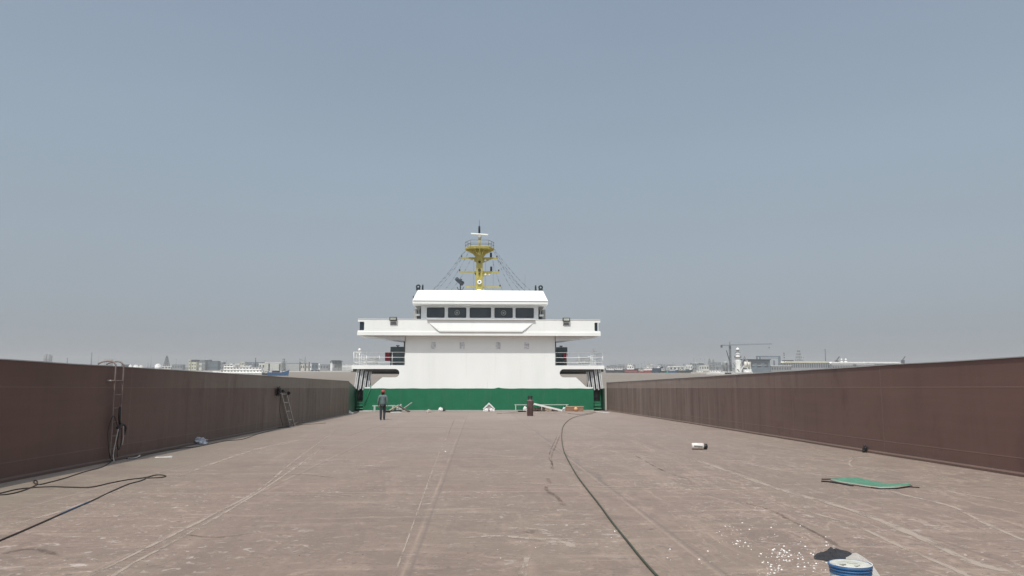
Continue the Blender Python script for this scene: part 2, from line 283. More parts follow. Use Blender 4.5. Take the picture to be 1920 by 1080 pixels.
# ------------------------------------------------------------------ mesh builder
class MB:
    def __init__(s): s.bm = bmesh.new()
    def verts(s, pts): return [s.bm.verts.new(p) for p in pts]
    def face(s, pts):
        return s.bm.faces.new(s.verts(pts))
    def box(s, x0, x1, y0, y1, z0, z1, rz=0, piv=None):
        p = [(x0, y0, z0), (x1, y0, z0), (x1, y1, z0), (x0, y1, z0), (x0, y0, z1), (x1, y0, z1), (x1, y1, z1), (x0, y1, z1)]
        return s.hexa(p)
    def hexa(s, p):
        v = s.verts(p)
        for f in ((3, 2, 1, 0), (4, 5, 6, 7), (0, 1, 5, 4), (1, 2, 6, 5), (2, 3, 7, 6), (3, 0, 4, 7)):
            s.bm.faces.new([v[i] for i in f])
        return v
    def prism(s, poly, a, b, axis='y'):
        """poly of 2D points extruded from a to b along axis"""
        def P(p, k):
            return {'y': (p[0], k, p[1]), 'x': (k, p[0], p[1]), 'z': (p[0], p[1], k)}[axis]
        v0 = s.verts([P(p, a) for p in poly]); v1 = s.verts([P(p, b) for p in poly]); n = len(poly)
        s.bm.faces.new(v0); s.bm.faces.new(v1[::-1])
        for i in range(n): s.bm.faces.new([v0[i], v1[i], v1[(i + 1) % n], v0[(i + 1) % n]])
        return s
    def tube(s, pts, r, n=8, closed=False, cap=True):
        pts = [Vector(p) for p in pts]; rings = []; m = len(pts); up = None
        for i, p in enumerate(pts):
            if closed: d = pts[(i + 1) % m] - pts[i - 1]
            else: d = pts[min(i + 1, m - 1)] - pts[max(i - 1, 0)]
            d.normalize()
            if up is None: up = Vector((0, 0, 1)) if abs(d.z) < 0.9 else Vector((0, 1, 0))
            a = d.cross(up)
            if a.length < 1e-4: a = d.cross(Vector((1, 0, 0)))
            a.normalize(); b = a.cross(d).normalized(); up = b
            rr = r[i] if isinstance(r, (list, tuple)) else r
            rings.append(s.verts([p + rr * (math.cos(2 * math.pi * k / n) * a + math.sin(2 * math.pi * k / n) * b) for k in range(n)]))
        for i in range(m if closed else m - 1):
            A_, B_ = rings[i], rings[(i + 1) % m]
            for k in range(n):
                f = s.bm.faces.new([A_[k], A_[(k + 1) % n], B_[(k + 1) % n], B_[k]]); f.smooth = True
        if cap and not closed:
            s.bm.faces.new(rings[0][::-1]); s.bm.faces.new(rings[-1])
        return s
    def cyl(s, p, q, r, r2=None, n=16): return s.tube([p, q], [r, r if r2 is None else r2], n)
    def lathe(s, prof, n=32, c=(0, 0, 0), smooth=True):
        rings = [s.verts([(c[0] + r * math.cos(2 * math.pi * k / n), c[1] + r * math.sin(2 * math.pi * k / n), c[2] + z) for k in range(n)]) for r, z in prof]
        for i in range(len(rings) - 1):
            for k in range(n):
                f = s.bm.faces.new([rings[i][k], rings[i][(k + 1) % n], rings[i + 1][(k + 1) % n], rings[i + 1][k]]); f.smooth = smooth
        s.bm.faces.new(rings[0][::-1]); s.bm.faces.new(rings[-1])
        return s
    def ball(s, c, r, seg=12, sz=1.0):
        pr = [(max(1e-4, r * math.sin(math.pi * i / seg)), -r * sz * math.cos(math.pi * i / seg)) for i in range(seg + 1)]
        return s.lathe(pr, 16, c)
    def torus(s, c, R, r, axis='y', n=24, a0=0, a1=2 * math.pi, m=8):
        full = abs(a1 - a0 - 2 * math.pi) < 1e-6
        pts = []
        for k in range(n if full else n + 1):
            a = a0 + (a1 - a0) * k / n
            u, v = R * math.cos(a), R * math.sin(a)
            pts.append(Vector(c) + {'y': Vector((u, 0, v)), 'x': Vector((0, u, v)), 'z': Vector((u, v, 0))}[axis])
        return s.tube(pts, r, m, closed=full)
    def beam(s, p, q, wdt, hgt):
        p = Vector(p); q = Vector(q); d = (q - p).normalized()
        up = Vector((0, 0, 1)) if abs(d.z) < 0.95 else Vector((0, 1, 0))
        a = d.cross(up).normalized() * wdt / 2; b = a.cross(d).normalized() * hgt / 2
        return s.hexa([p - a - b, p + a - b, q + a - b, q - a - b, p - a + b, p + a + b, q + a + b, q - a + b])
    def build(s, name, mat, parent=None, bevel=0.0, smooth=False, loc=None, origin=None, seg=2, subsurf=0):
        bm = s.bm
        if origin is not None:
            bmesh.ops.translate(bm, vec=-Vector(origin), verts=bm.verts)
        bmesh.ops.recalc_face_normals(bm, faces=bm.faces)
        if bevel:
            es = [e for e in bm.edges if len(e.link_faces) == 2 and e.calc_face_angle(0) > 0.5]
            bmesh.ops.bevel(bm, geom=es, offset=bevel, segments=seg, profile=0.5, affect='EDGES', clamp_overlap=True)
        me = bpy.data.meshes.new(name); bm.to_mesh(me); bm.free()
        if smooth:
            for f in me.polygons: f.use_smooth = True
        for mm in (mat if isinstance(mat, (list, tuple)) else [mat]): me.materials.append(mm)
        o = bpy.data.objects.new(name, me); COL.objects.link(o)
        if parent: o.parent = parent
        if origin is not None: o.location = origin
        if loc is not None: o.location = loc
        if subsurf:
            md = o.modifiers.new('sub', 'SUBSURF'); md.levels = subsurf; md.render_levels = subsurf
        return o
def tag(o, label=None, cat=None, group=None, kind=None):
    if label: o['label'] = label
    if cat: o['category'] = cat
    if group: o['group'] = group
    if kind: o['kind'] = kind
    return o
def thing(name, label, cat, loc=(0, 0, 0), rz=0, group=None, far=False):
    o = bpy.data.objects.new(name, None); COL.objects.link(o); o.empty_display_size = 0.1
    M = Matrix.Translation(loc) @ Matrix.Rotation(rz, 4, 'Z')
    o.matrix_basis = (TF @ M) if far else M
    return tag(o, label, cat, group)
def smoothpts(pts, n=6):
    P = [Vector(p) for p in pts]; out_ = []
    P = [P[0] * 2 - P[1]] + P + [P[-1] * 2 - P[-2]]
    for i in range(1, len(P) - 2):
        a, b, c, d = P[i - 1:i + 3]
        for k in range(n):
            t = k / n
            out_.append(0.5 * ((2 * b) + (c - a) * t + (2 * a - 5 * b + 4 * c - d) * t * t + (3 * b - a - 3 * c + d) * t ** 3))
    out_.append(P[-2]); return out_
def rrect(x0, x1, z0, z1, r, n=5):
    pts = []
    for cx, cz, a0 in ((x1 - r, z1 - r, 0), (x0 + r, z1 - r, 90), (x0 + r, z0 + r, 180), (x1 - r, z0 + r, 270)):
        for k in range(n + 1):
            a = math.radians(a0 + 90 * k / n); pts.append((cx + r * math.cos(a), cz + r * math.sin(a)))
    return pts
def crumple(seed, sx, sy, sz, sub=4, amp=0.35, fr=2.5, flat=True):
    """crumpled lump resting on z=0"""
    bm = bmesh.new(); bmesh.ops.create_icosphere(bm, subdivisions=sub, radius=1.0)
    for v in bm.verts:
        p = v.co.copy(); o_ = Vector((seed * 3.1, seed * 1.7, seed))
        k = 1 + amp * (noise.noise(p * fr + o_) * 1.2 + 0.8 * abs(noise.noise(p * fr * 2.3 + o_)) + 0.4 * noise.noise(p * fr * 5 + o_))
        p *= k
        v.co = Vector((p.x * sx, p.y * sy, max(0, (p.z + 0.45)) * sz if flat else p.z * sz))
    mb = MB(); mb.bm.free(); mb.bm = bm; return mb
def xform(mb, M):
    bmesh.ops.transform(mb.bm, matrix=M, verts=mb.bm.verts); return mb

# ------------------------------------------------------------------ SETTING: deck, sea, far land
HW_L, HW_R = -8.82, 10.72
mb = MB()
nx, ny = 24, 70
gv = [[mb.bm.verts.new((-9.9 + 20.9 * i / nx, -8 + 69.0 * j / ny, 0.0)) for j in range(ny + 1)] for i in range(nx + 1)]
for i in range(nx):
    for j in range(ny):
        f = mb.bm.faces.new([gv[i][j], gv[i + 1][j], gv[i + 1][j + 1], gv[i][j + 1]]); f.smooth = True
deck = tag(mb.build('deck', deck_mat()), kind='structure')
mb = MB(); mb.box(-9.9, 11.0, -8, 61.0, -2.2, -0.05)
tag(mb.build('hull', paint('hull_paint', (0.05, 0.03, 0.03), 0.6)), kind='structure')

mb = MB(); mb.face([(-9000, -400, 0), (9000, -400, 0), (9000, 9000, 0), (-9000, 9000, 0)])
sea = mb.build('water', water_mat()); sea.matrix_basis = TF; tag(sea, kind='structure')
LAND = paint('hazy_far_shore', (0.16, 0.16, 0.14), 0.95, 0.25, 0.02)
MUD = paint('tidal_mud', (0.33, 0.29, 0.245), 0.9, 0.25, 0.05)
def land(name, D0, D1, xa, xb, h, mat, seed=0, jag=8.0):
    mb = MB(); n = 160; top = []
    fr = [mb.bm.verts.new((xa + (xb - xa) * i / n, D0 + jag * noise.noise(Vector((i * 0.23, seed, 0))), -0.5)) for i in range(n + 1)]
    ft = [mb.bm.verts.new((v.co.x, v.co.y + 6, h * (0.75 + 0.5 * noise.noise(Vector((i * 0.37, seed + 5, 0)))))) for i, v in enumerate(fr)]
    bk = [mb.bm.verts.new((v.co.x, D1, h)) for v in fr]
    for i in range(n):
        mb.bm.faces.new([fr[i], fr[i + 1], ft[i + 1], ft[i]]); mb.bm.faces.new([ft[i], ft[i + 1], bk[i + 1], bk[i]])
    o = mb.build(name, mat); o.matrix_basis = TF; tag(o, kind='structure'); return o
land('far_shore', 1120, 8800, -5000, 5000, 1.6, LAND, 3, 20)
land('near_bank', 1010, 1150, -1200, -170, 0.9, MUD, 8, 14)

# ------------------------------------------------------------------ side walls
def side_wall(name, path, h0, h1, thick, mat, label, slant):
    """path: inner-face points (x,y); outward thickness sign by slant"""
    t_ = thing(name, label, 'wall')
    fine = []                                  # subdivide, with slight weld distortion
    for (xa, ya), (xb, yb) in zip(path, path[1:]):
        k_ = max(1, int((yb - ya) / .8))
        for q in range(k_): u = q / k_; yy = ya + (yb - ya) * u; fine.append((xa + (xb - xa) * u + .022 * noise.noise(Vector((yy * .8, thick, 0))) * (1 if yy > ya else 0), yy))
    path = fine + [path[-1]]
    mb = MB(); n = len(path); L_ = []
    HH = [h0 + (h1 - h0) * (p_[1] - path[0][1]) / (path[-1][1] - path[0][1]) + .010 * noise.noise(Vector((p_[1] * .45, 7, thick))) for p_ in path]
    for i, (x, y) in enumerate(path):
        h = HH[i]
        L_.append([mb.bm.verts.new(q) for q in ((x, y, 0.0), (x, y, h), (x + thick, y, h), (x + thick, y, -0.5))])
    for i in range(n - 1):
        for k in range(3):
            mb.bm.faces.new([L_[i][k], L_[i][k + 1], L_[i + 1][k + 1], L_[i + 1][k]])
    mb.bm.faces.new(L_[0]); mb.bm.faces.new(L_[-1][::-1])
    mb.build('plating', mat, t_)
    # capping flat bar and foot bar
    sg = 1 if thick > 0 else -1
    mb = MB()
    for i in range(n - 1):
        (xa, ya), (xb, yb) = path[i], path[i + 1]
        ha = HH[i]; hb = HH[i + 1]
        a = -0.02 * sg; b = thick + 0.05 * sg
        mb.hexa([(xa + a, ya, ha + .001), (xa + b, ya, ha + .001), (xb + b, yb, hb + .001), (xb + a, yb, hb + .001), (xa + a, ya, ha + .022), (xa + b, ya, ha + .022), (xb + b, yb, hb + .022), (xb + a, yb, hb + .022)])
    mb.build('capping_bar', LGREY, t_)
    mb = MB()
    for i in range(n - 1):
        (xa, ya), (xb, yb) = path[i], path[i + 1]
        mb.hexa([(xa, ya, -.02), (xa + .03 * sg * -1, ya, -.02), (xb - .03 * sg, yb, -.02), (xb, yb, -.02), (xa, ya, .085), (xa - .03 * sg, ya, .05), (xb - .03 * sg, yb, .05), (xb, yb, .085)])
    mb.build('foot_strip', mat, t_)
    return t_
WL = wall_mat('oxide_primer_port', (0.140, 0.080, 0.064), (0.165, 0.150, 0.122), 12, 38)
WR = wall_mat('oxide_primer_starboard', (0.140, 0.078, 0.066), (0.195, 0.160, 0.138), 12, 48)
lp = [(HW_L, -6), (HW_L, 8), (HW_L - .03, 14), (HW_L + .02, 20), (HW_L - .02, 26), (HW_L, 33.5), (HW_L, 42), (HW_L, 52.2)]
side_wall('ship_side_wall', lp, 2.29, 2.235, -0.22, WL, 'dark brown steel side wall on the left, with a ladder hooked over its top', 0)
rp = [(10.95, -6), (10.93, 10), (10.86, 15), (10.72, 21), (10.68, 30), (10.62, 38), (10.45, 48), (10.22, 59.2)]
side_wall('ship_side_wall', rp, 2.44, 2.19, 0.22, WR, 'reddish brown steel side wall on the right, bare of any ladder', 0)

# ------------------------------------------------------------------ SUPERSTRUCTURE
FY = 59.0
S = thing('ship_superstructure', 'white ship deckhouse with green base and yellow mast at the far deck end', 'ship superstructure', (0.15, FY, 0))
SI = Matrix.Translation((-0.15, -FY, 0))
def part(mb, name, mat, parent=S, **k):
    """mesh given in ship coordinates; stored relative to the superstructure's base"""
    if parent is S or parent in SUBS:
        xform(mb, SI)
    return mb.build(name, mat, parent, **k)
SUBS = set()
def PX(px, Y=FY): return A(px, 700, Y)[0]
def PZ(py, Y=FY, px=900): return A(px, py, Y)[1]

# green base with slightly uneven top paint line
zt = 1.74
top = []
for i in range(61):
    x = -8.85 + 17.99 * i / 60
    top.append((x, zt + 0.035 * noise.noise(Vector((i * 0.35, 2, 0))) + (0.06 if 34 < i < 36 else 0)))
mb = MB(); mb.prism([(-8.85, 0.0), (9.14, 0.0)] + top[::-1], FY, FY + 0.05); part(mb, 'green_base', GREEN)
# foot rail
mb = MB(); mb.box(-8.85, 9.14, FY - .03, FY - .001, .0, .07); part(mb, 'base_strip', LGREY)
# white front plate with its side slots
xl, xr = PX(759), PX(1041)
zs0, zs1 = PZ(692), PZ(685)                      # side deck slab
zg = 1.70
def slot_side(sign):
    """outline of the front plate's wing from top inner, down and back, for one side"""
    m = (lambda p: p) if sign < 0 else (lambda p: p)
    if sign < 0:
        q = [(zs0, 692, 742)]
        pts = [(PX(759), zs1), (PX(659), zs1), (PX(659), zs0), (PX(741), zs0)]
        cx, cz, r = PX(741), (zs0 + PZ(707.5)) / 2, (zs0 - PZ(707.5)) / 2
        for k in range(1, 8):
            a = math.radians(90 - 180 * k / 8); pts.append((cx + r * math.cos(a), cz + r * math.sin(a)))
        pts += [(PX(740), PZ(707.5)), (PX(717), PZ(707.5)), (PX(697), PZ(725)), (PX(685), PZ(726)), (PX(685), zg)]
    else:
        pts = [(PX(1041), zs1), (PX(1133.5), zs1), (PX(1133.5), zs0), (PX(1057), zs0)]
        cx, cz, r = PX(1057), (zs0 + PZ(707.5)) / 2, (zs0 - PZ(707.5)) / 2
        for k in range(1, 8):
            a = math.radians(90 + 180 * k / 8); pts.append((cx + r * math.cos(a), cz + r * math.sin(a)))
        pts += [(PX(1058), PZ(707.5)), (PX(1080), PZ(707.5)), (PX(1099), PZ(725.5)), (PX(1111), PZ(726)), (PX(1111), zg)]
    return pts
Lp = slot_side(-1); Rp = slot_side(1)
ztop = 5.96
poly = [(xl, ztop)] + Lp + Rp[::-1] + [(xr, ztop)]
mb = MB(); mb.prism(poly, FY + .006, FY + .056)
front = part(mb, 'front_plate', WHITE)
# re-triangulate the concave n-gon robustly
me = front.data; bm = bmesh.new(); bm.from_mesh(me); bmesh.ops.triangulate(bm, faces=[f for f in bm.faces if len(f.verts) > 4], ngon_method='EAR_CLIP'); bm.to_mesh(me); bm.free()
# deckhouse body behind
mb = MB(); mb.box(xl + .02, xr - .02, FY + .06, FY + 10, 1.6, ztop); part(mb, 'deckhouse_body', WHITE)
for x0, x1 in ((PX(748.5), xl + .02), (xr - .02, PX(1049.5))):
    mb = MB(); mb.box(x0, x1, FY + .06, FY + 10, 1.6, zs0 - .02)
    part(mb, 'lower_side_house', LGREY)
# poop deck behind the green base, hull behind it
mb = MB(); mb.box(-9.75, 10.0, FY + 1.2, FY + 14, 0.2, 1.62); mb.box(-8.7, 9.0, FY + .06, FY + 1.2, 0.2, 1.62); part(mb, 'poop_deck', GREEN_D)
# side deck slab (upper deck wings)
for a, b in ((PX(659), xl), (xr, PX(1133.5))):
    mb = MB(); mb.box(a + .002, b - .002, FY + .06, FY + 11, zs0 + .02, zs1 - .005); part(mb, 'side_deck', WHITE)
    mb = MB(); mb.box(a + .06, b - .03, FY + .3, FY + 10.8, zs0 - .19, zs0 + .018)
    part(mb, 'side_deck_beam', paint('beam_grey', (0.10, 0.105, 0.105), 0.6, 0.2, 3))
# paired stanchions standing under the outer end of the side deck, leaning outwards at the foot
STP = paint('stanchion_paint', (0.60, 0.61, 0.61), 0.5, 0.12, 3, dirt=(0.35, 0.34, 0.32))
for sg in (-1, 1):
    e0, e1 = (PX(668.0), PX(690.5)) if sg < 0 else (PX(1127.5), PX(1105.5))
    for k in range(4):
        x = e0 + (e1 - e0) * k / 3; y = FY + .16 + .10 * k
        for q in (0, 1):
            xx = x - sg * (.0 + .125 * q) + sg * .04; zb0 = 1.70 - (.10 if k in (1, 2) and q == 0 else 0)
            mb = MB(); mb.hexa([(xx + sg * .09 - .045, y, zb0), (xx + sg * .09 + .045, y, zb0), (xx + sg * .09 + .045, y + .09, zb0), (xx + sg * .09 - .045, y + .09, zb0),
                                (xx - sg * .09 - .045, y, zs0 - .02), (xx - sg * .09 + .045, y, zs0 - .02), (xx - sg * .09 + .045, y + .09, zs0 - .02), (xx - sg * .09 - .045, y + .09, zs0 - .02)])
            part(mb, 'stanchion', STP, bevel=.02)
    xa, xb = sorted((PX(666.5), PX(693.0)) if sg < 0 else (PX(1103.0), PX(1129.5)))
    mb = MB(); mb.box(xa, xb, FY + .72, FY + .76, 1.63, zs0 - .20); part(mb, 'gap_shade_plate', DGREY)  # dark sheet added behind the stanchions, standing in for shade in the gaps
# stair recesses either side: dark doorway, green steps
for sg, a, b in ((-1, PX(664.5), PX(684.8)), (1, PX(1112.3), PX(1130))):
    mb = MB(); mb.box(a, b, FY + .95, FY + 1.15, 0.0, zg - .0); part(mb, 'recess_back_panel', GREEN)
    d0, d1 = (PX(669.5), PX(684.5)) if sg < 0 else (PX(1113), PX(1127))
    mb = MB(); mb.box(d0 - .04, d1 + .02, FY + .90, FY + .948, .80, 1.75); dr = part(mb, 'doorway', BLACK)
    mb = MB(); mb.box(d0 + .14, d1 - .14, FY + .88, FY + .898, 1.0, 1.60); part(mb, 'door', paint('door_black_green', (0.02, 0.03, 0.03), .5))
    for k, z in enumerate((.20, .45, .68)):
        mb = MB(); mb.box(d0 - .03, d1 + .02, FY + .1 + .25 * k, FY + .88, z - .03, z); part(mb, 'step', paint('worn_green_step', (0.16, 0.42, 0.29), 0.5))
    mb = MB(); mb.box(d0 - .03, d1 + .02, FY + .45, FY + .87, 0.0, .60); part(mb, 'step_riser', GREEN)
    if sg < 0:
        mb = MB(); mb.tube([(PX(684.5), FY - .05, .45), (PX(695), FY - .05, 1.68), (PX(696), FY - .05, 2.0)], .022, 6); part(mb, 'handrail', paint('worn_green_rail', (0.10, 0.34, 0.22), 0.5))
        mb = MB(); mb.hexa([(HW_L - .2, 52.25, 0), (HW_L, 52.25, 0), (PX(665), FY + 1.1, 0), (PX(665) - .2, FY + 1.1, 0), (HW_L - .2, 52.25, 2.2), (HW_L, 52.25, 2.2), (PX(665), FY + 1.1, 1.72), (PX(665) - .2, FY + 1.1, 1.72)])
        part(mb, 'side_bulwark', GREEN_D)
    else:
        mb = MB(); mb.box(PX(1130.5), PX(1130.5) + .12, FY - .0, FY + 1.2, 0, 1.75); part(mb, 'side_bulwark', GREEN_D)
# side deck railings
def railing(x0, x1, y, z, posts, yb=None):
    mb = MB()
    for h, r in ((1.02, .024), (.62, .020), (.24, .018)): mb.tube([(x0, y, z + h), (x1, y, z + h)], r, 6)
    for k in range(posts):
        x = x0 + (x1 - x0) * k / (posts - 1); mb.tube([(x, y, z), (x, y, z + 1.02)], .022, 6)
    xo = x0 if abs(x0) > abs(x1) else x1
    for h in (1.02, .62, .24): mb.tube([(xo, y, z + h), (xo, y + 8, z + h)], .02, 6)
    for k in range(1, 7): mb.tube([(xo, y + k * 1.33, z), (xo, y + k * 1.33, z + 1.02)], .02, 6)
    part(mb, 'railing', WHITE)
railing(PX(662), xl - .02, FY + .12, zs1, 5); railing(xr + .02, PX(1131), FY + .12, zs1, 5)
# life raft canister in cradle, light post with dome on each wing
for sg, cx, px_ in ((-1, PX(695), 672), (1, PX(1098), 1117)):
    mb = MB(); y = FY + .9; z = zs1
    mb.tube([(cx - .55, y, z + .40), (cx - .45, y, z + .40), (cx + .45, y, z + .40), (cx + .55, y, z + .40)], [.16, .25, .25, .16], 16)
    r_ = part(mb, 'life_raft', WHITE)
    mb = MB()
    for dx in (-.5, -.25, 0, .25, .5):
        mb.tube([(cx + dx, y - .32, z), (cx + dx, y - .32, z + .5)], .018, 6)
    for h in (.12, .3, .5): mb.tube([(cx - .55, y - .32, z + h), (cx + .55, y - .32, z + h)], .018, 6)
    mb.tube([(cx - .58, y - .32, z), (cx - .58, y - .32, z + .52), (cx - .42, y - .32, z + .70), (cx + .42, y - .32, z + .70), (cx + .58, y - .32, z + .52), (cx + .58, y - .32, z)], .026, 6)
    part(mb, 'life_raft_cradle', WHITE)
    x = PX(px_)
    mb = MB(); mb.tube([(x, y - .6, z), (x, y - .6, z + 1.12)], .045, 8); mb.lathe([(.02, 0), (.10, .02), (.12, .10), (.10, .18), (.03, .22)], 16, (x, y - .6, z + 1.10))
    mb.box(x - .30, x + .14, y - .66, y - .54, z + .98, z + 1.04)
    part(mb, 'deck_light_post', WHITE)
# blue-grey housings with red boxes
for sg, a, b, ra, rb in ((-1, PX(731, 62), PX(756.5, 62), PX(721.5, 62), PX(731, 62)), (1, PX(1043, 62), PX(1064.5, 62), PX(1057, 61), PX(1065, 61))):
    mb = MB(); mb.box(a, b, 62, 63.3, zs1, PZ(650.5, 62)); h_ = part(mb, 'engine_casing', TEAL, bevel=.05)
    mb = MB(); cx = (a + b) / 2; zt_ = PZ(650.5, 62); mb.tube([(cx, 62.5, zt_), (cx, 62.5, zt_ + .1)], .05, 8); mb.tube([(cx, 62.5, zt_ + .08), (cx, 62.5, zt_ + .14)], .15, 10); part(mb, 'vent_cap', DGREY)
    mb = MB(); y = 61.85 if sg < 0 else 61.0
    mb.box(ra, rb, y, y + .5, PZ(677 if sg < 0 else 673, 62), PZ(661 if sg < 0 else 663.5, 62)); part(mb, 'fire_hose_box', RED, bevel=.02)
    if sg > 0:
        mb = MB(); mb.box(ra + .05, rb - .05, y + .1, y + .4, zs1, PZ(673, 62) - .005); part(mb, 'box_stand', MGREY)
# downpipes at the edges of the deckhouse
for x in (xl - .10, xr + .08):
    mb = MB(); mb.tube([(x, FY + .4, zs1), (x, FY + .4, 5.6)], .055, 8); part(mb, 'downpipe', MGREY)
for x in (xl - .28, xr + .28):
    mb = MB(); mb.tube([(x, FY + 2.5, zs1), (x, FY + 2.5, 5.7)], .022, 6); part(mb, 'thin_pipe', LGREY)

# covered windows on the front
for px_ in (812.5, 866.5, 934, 987.5):
    cx, cz = A(px_, 648, FY); 
    mb = MB(); mb.prism(rrect(cx - .25, cx + .25, cz - .33, cz + .33, .08), FY - .022, FY + .004); wn_ = part(mb, 'covered_window', WHITE)
    SUBS.add(wn_)
    mb = MB(); mb.prism(rrect(cx - .19, cx + .19, cz - .27, cz + .27, .06), FY - .026, FY - .0225); part(mb, 'frosted_film', paint('torn_grey_film', (0.60, 0.61, 0.62), 0.7, 0.45, 5.5), wn_)

# bridge deck with wings
BY = FY - .62
bz0, bz1 = PZ(629, BY), PZ(599.5, BY)
bx0, bx1 = PX(669, BY) - .03, PX(1127, BY)
nz0, nz1 = PZ(620, BY), PZ(604, BY)
nl, nr = PX(680.5, BY), PX(1116, BY)
mb = MB(); mb.prism([(bx0, bz0), (bx1, bz0), (bx1, nz0), (nr + .05, nz0), (nr, nz0 + .05), (nr, nz1 - .05), (nr + .05, nz1), (bx1, nz1), (bx1, bz1), (bx0, bz1), (bx0, nz1), (nl - .05, nz1), (nl, nz1 - .05), (nl, nz0 + .05), (nl - .05, nz0), (bx0, nz0)], BY, BY + .06)
fb = part(mb, 'bridge_front', WHITE)
me = fb.data; bm = bmesh.new(); bm.from_mesh(me); bmesh.ops.triangulate(bm, faces=[f for f in bm.faces if len(f.verts) > 4], ngon_method='EAR_CLIP'); bm.to_mesh(me); bm.free()
mb = MB(); mb.box(bx0, bx1, BY + .06, FY + 3.2, bz0 + .01, bz0 + .28); part(mb, 'bridge_deck', WHITE)
for xx, sg, xi in ((bx0, 1, -4.6), (bx1, -1, 5.0)):
    mb = MB(); mb.box(min(xx, xx + sg * .05), max(xx, xx + sg * .05), BY + .9, FY + 3.2, bz0 + .281, bz1 - .01)
    xq = xx + sg * .05; mb.box(min(xq, xi), max(xq, xi), FY + 3.0, FY + 3.05, bz0 + .281, bz1 - .01)
    bmesh.ops.remove_doubles(mb.bm, verts=mb.bm.verts, dist=1e-4); part(mb, 'wing_bulwark', WHITE)
mb = MB(); mb.box(bx0 - .02, bx1 + .02, BY - .045, BY - .001, bz0 - .02, bz0 + .27); mb.box(bx0 - .01, bx1 + .01, BY - .03, BY + .10, bz1 + .001, bz1 + .035); part(mb, 'rubbing_band', WHITE, bevel=.012)
# side light boxes in the wing end notches
NAV = glass_mat('dark_side_light', (0.012, 0.018, 0.03), 0.15)
for a, b in ((bx0 + .13, nl + .02), (nr - .02, bx1 - .20)):
    mb = MB(); mb.box(a, b, BY + .10, BY + .75, nz0 - .04, nz1 + .04); part(mb, 'side_light', NAV, bevel=.02)
# wedge undersides of the wings
for xo, xi in ((bx0 + .25, xl - .03), (bx1 - .25, xr + .03)):
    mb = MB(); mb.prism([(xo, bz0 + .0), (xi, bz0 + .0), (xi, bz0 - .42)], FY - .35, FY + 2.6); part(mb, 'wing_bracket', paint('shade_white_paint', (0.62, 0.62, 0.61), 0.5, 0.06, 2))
# sloped centre apron
ax0, ax1, ax2, ax3 = PX(799, BY), PX(1004, BY), PX(979, BY), PX(823, BY)
zA, zB = PZ(602.5, BY), bz0 + .30
mb = MB()
v = mb.verts([(ax0, BY - .004, zA), (ax1, BY - .004, zA), (ax2, BY - .12, zB + .08), (ax3, BY - .12, zB + .08), (ax3, BY - .12, zB - .02), (ax2, BY - .12, zB - .02), (ax2 + .05, BY - .004, zB - .02), (ax3 - .05, BY - .004, zB - .02)])
for f in ((0, 3, 2, 1), (3, 4, 5, 2), (4, 7, 6, 5), (0, 7, 4, 3), (1, 2, 5, 6), (0, 1, 6, 7)): mb.bm.faces.new([v[i] for i in f])
part(mb, 'centre_apron', WHITE)
mb = MB(); mb.box(ax0, ax1, BY - .16, BY - .032, bz1 + .0, bz1 + .05); part(mb, 'gutter_lip', WHITE)
# flood lights on the bridge front
for px_ in (735.5, 1062.5):
    x = PX(px_, BY)
    mb = MB(); mb.box(x - .29, x + .29, BY - .22, BY - .06, bz1 - .12, bz1 + .17); fl = part(mb, 'flood_light', DGREY, bevel=.03); SUBS.add(fl)
    mb = MB(); mb.box(x - .22, x + .22, BY - .235, BY - .222, bz1 - .06, bz1 + .11); part(mb, 'lens', GLASS2, fl)
    mb = MB()
    for k in range(4): mb.box(x - .25 + .02 * k, x + .27 - .02 * k, BY - .03, BY - .002, bz1 - .42 + k * .055, bz1 - .39 + k * .055)
    part(mb, 'vent_louvre', MGREY)
# wheelhouse
WY = FY + .55
wz0, wz1 = bz0 + .281, PZ(570, WY) + .05
wxl, wxr = PX(787.5, WY), PX(1010, WY)
wins = [(799, 832), (839, 873), (880, 920), (927, 961), (967, 1001)]
zw0, zw1 = PZ(595.5, WY), PZ(577.3, WY)
WH = paint('wheelhouse_wall_paint', (0.72, 0.73, 0.74), 0.5, 0.06, 1.5)
mb = MB()
mb.box(wxl, wxr, WY, WY + .08, wz0, zw0); mb.box(wxl, wxr, WY, WY + .08, zw1, wz1)
xs = [wxl] + [PX(p, WY) for w_ in wins for p in w_] + [wxr]
for k in range(0, len(xs), 2): mb.box(xs[k], xs[k + 1], WY, WY + .08, zw0, zw1)
bmesh.ops.remove_doubles(mb.bm, verts=mb.bm.verts, dist=1e-5)
part(mb, 'wheelhouse_front', WH)
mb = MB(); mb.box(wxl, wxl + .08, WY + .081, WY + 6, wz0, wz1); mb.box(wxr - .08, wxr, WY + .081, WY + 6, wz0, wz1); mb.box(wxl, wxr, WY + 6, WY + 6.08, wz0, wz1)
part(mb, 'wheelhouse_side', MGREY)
mb = MB(); mb.box(wxl + .09, wxr - .09, WY + 2.5, WY + 2.6, wz0, wz1); part(mb, 'wheelhouse_interior', DGREY)
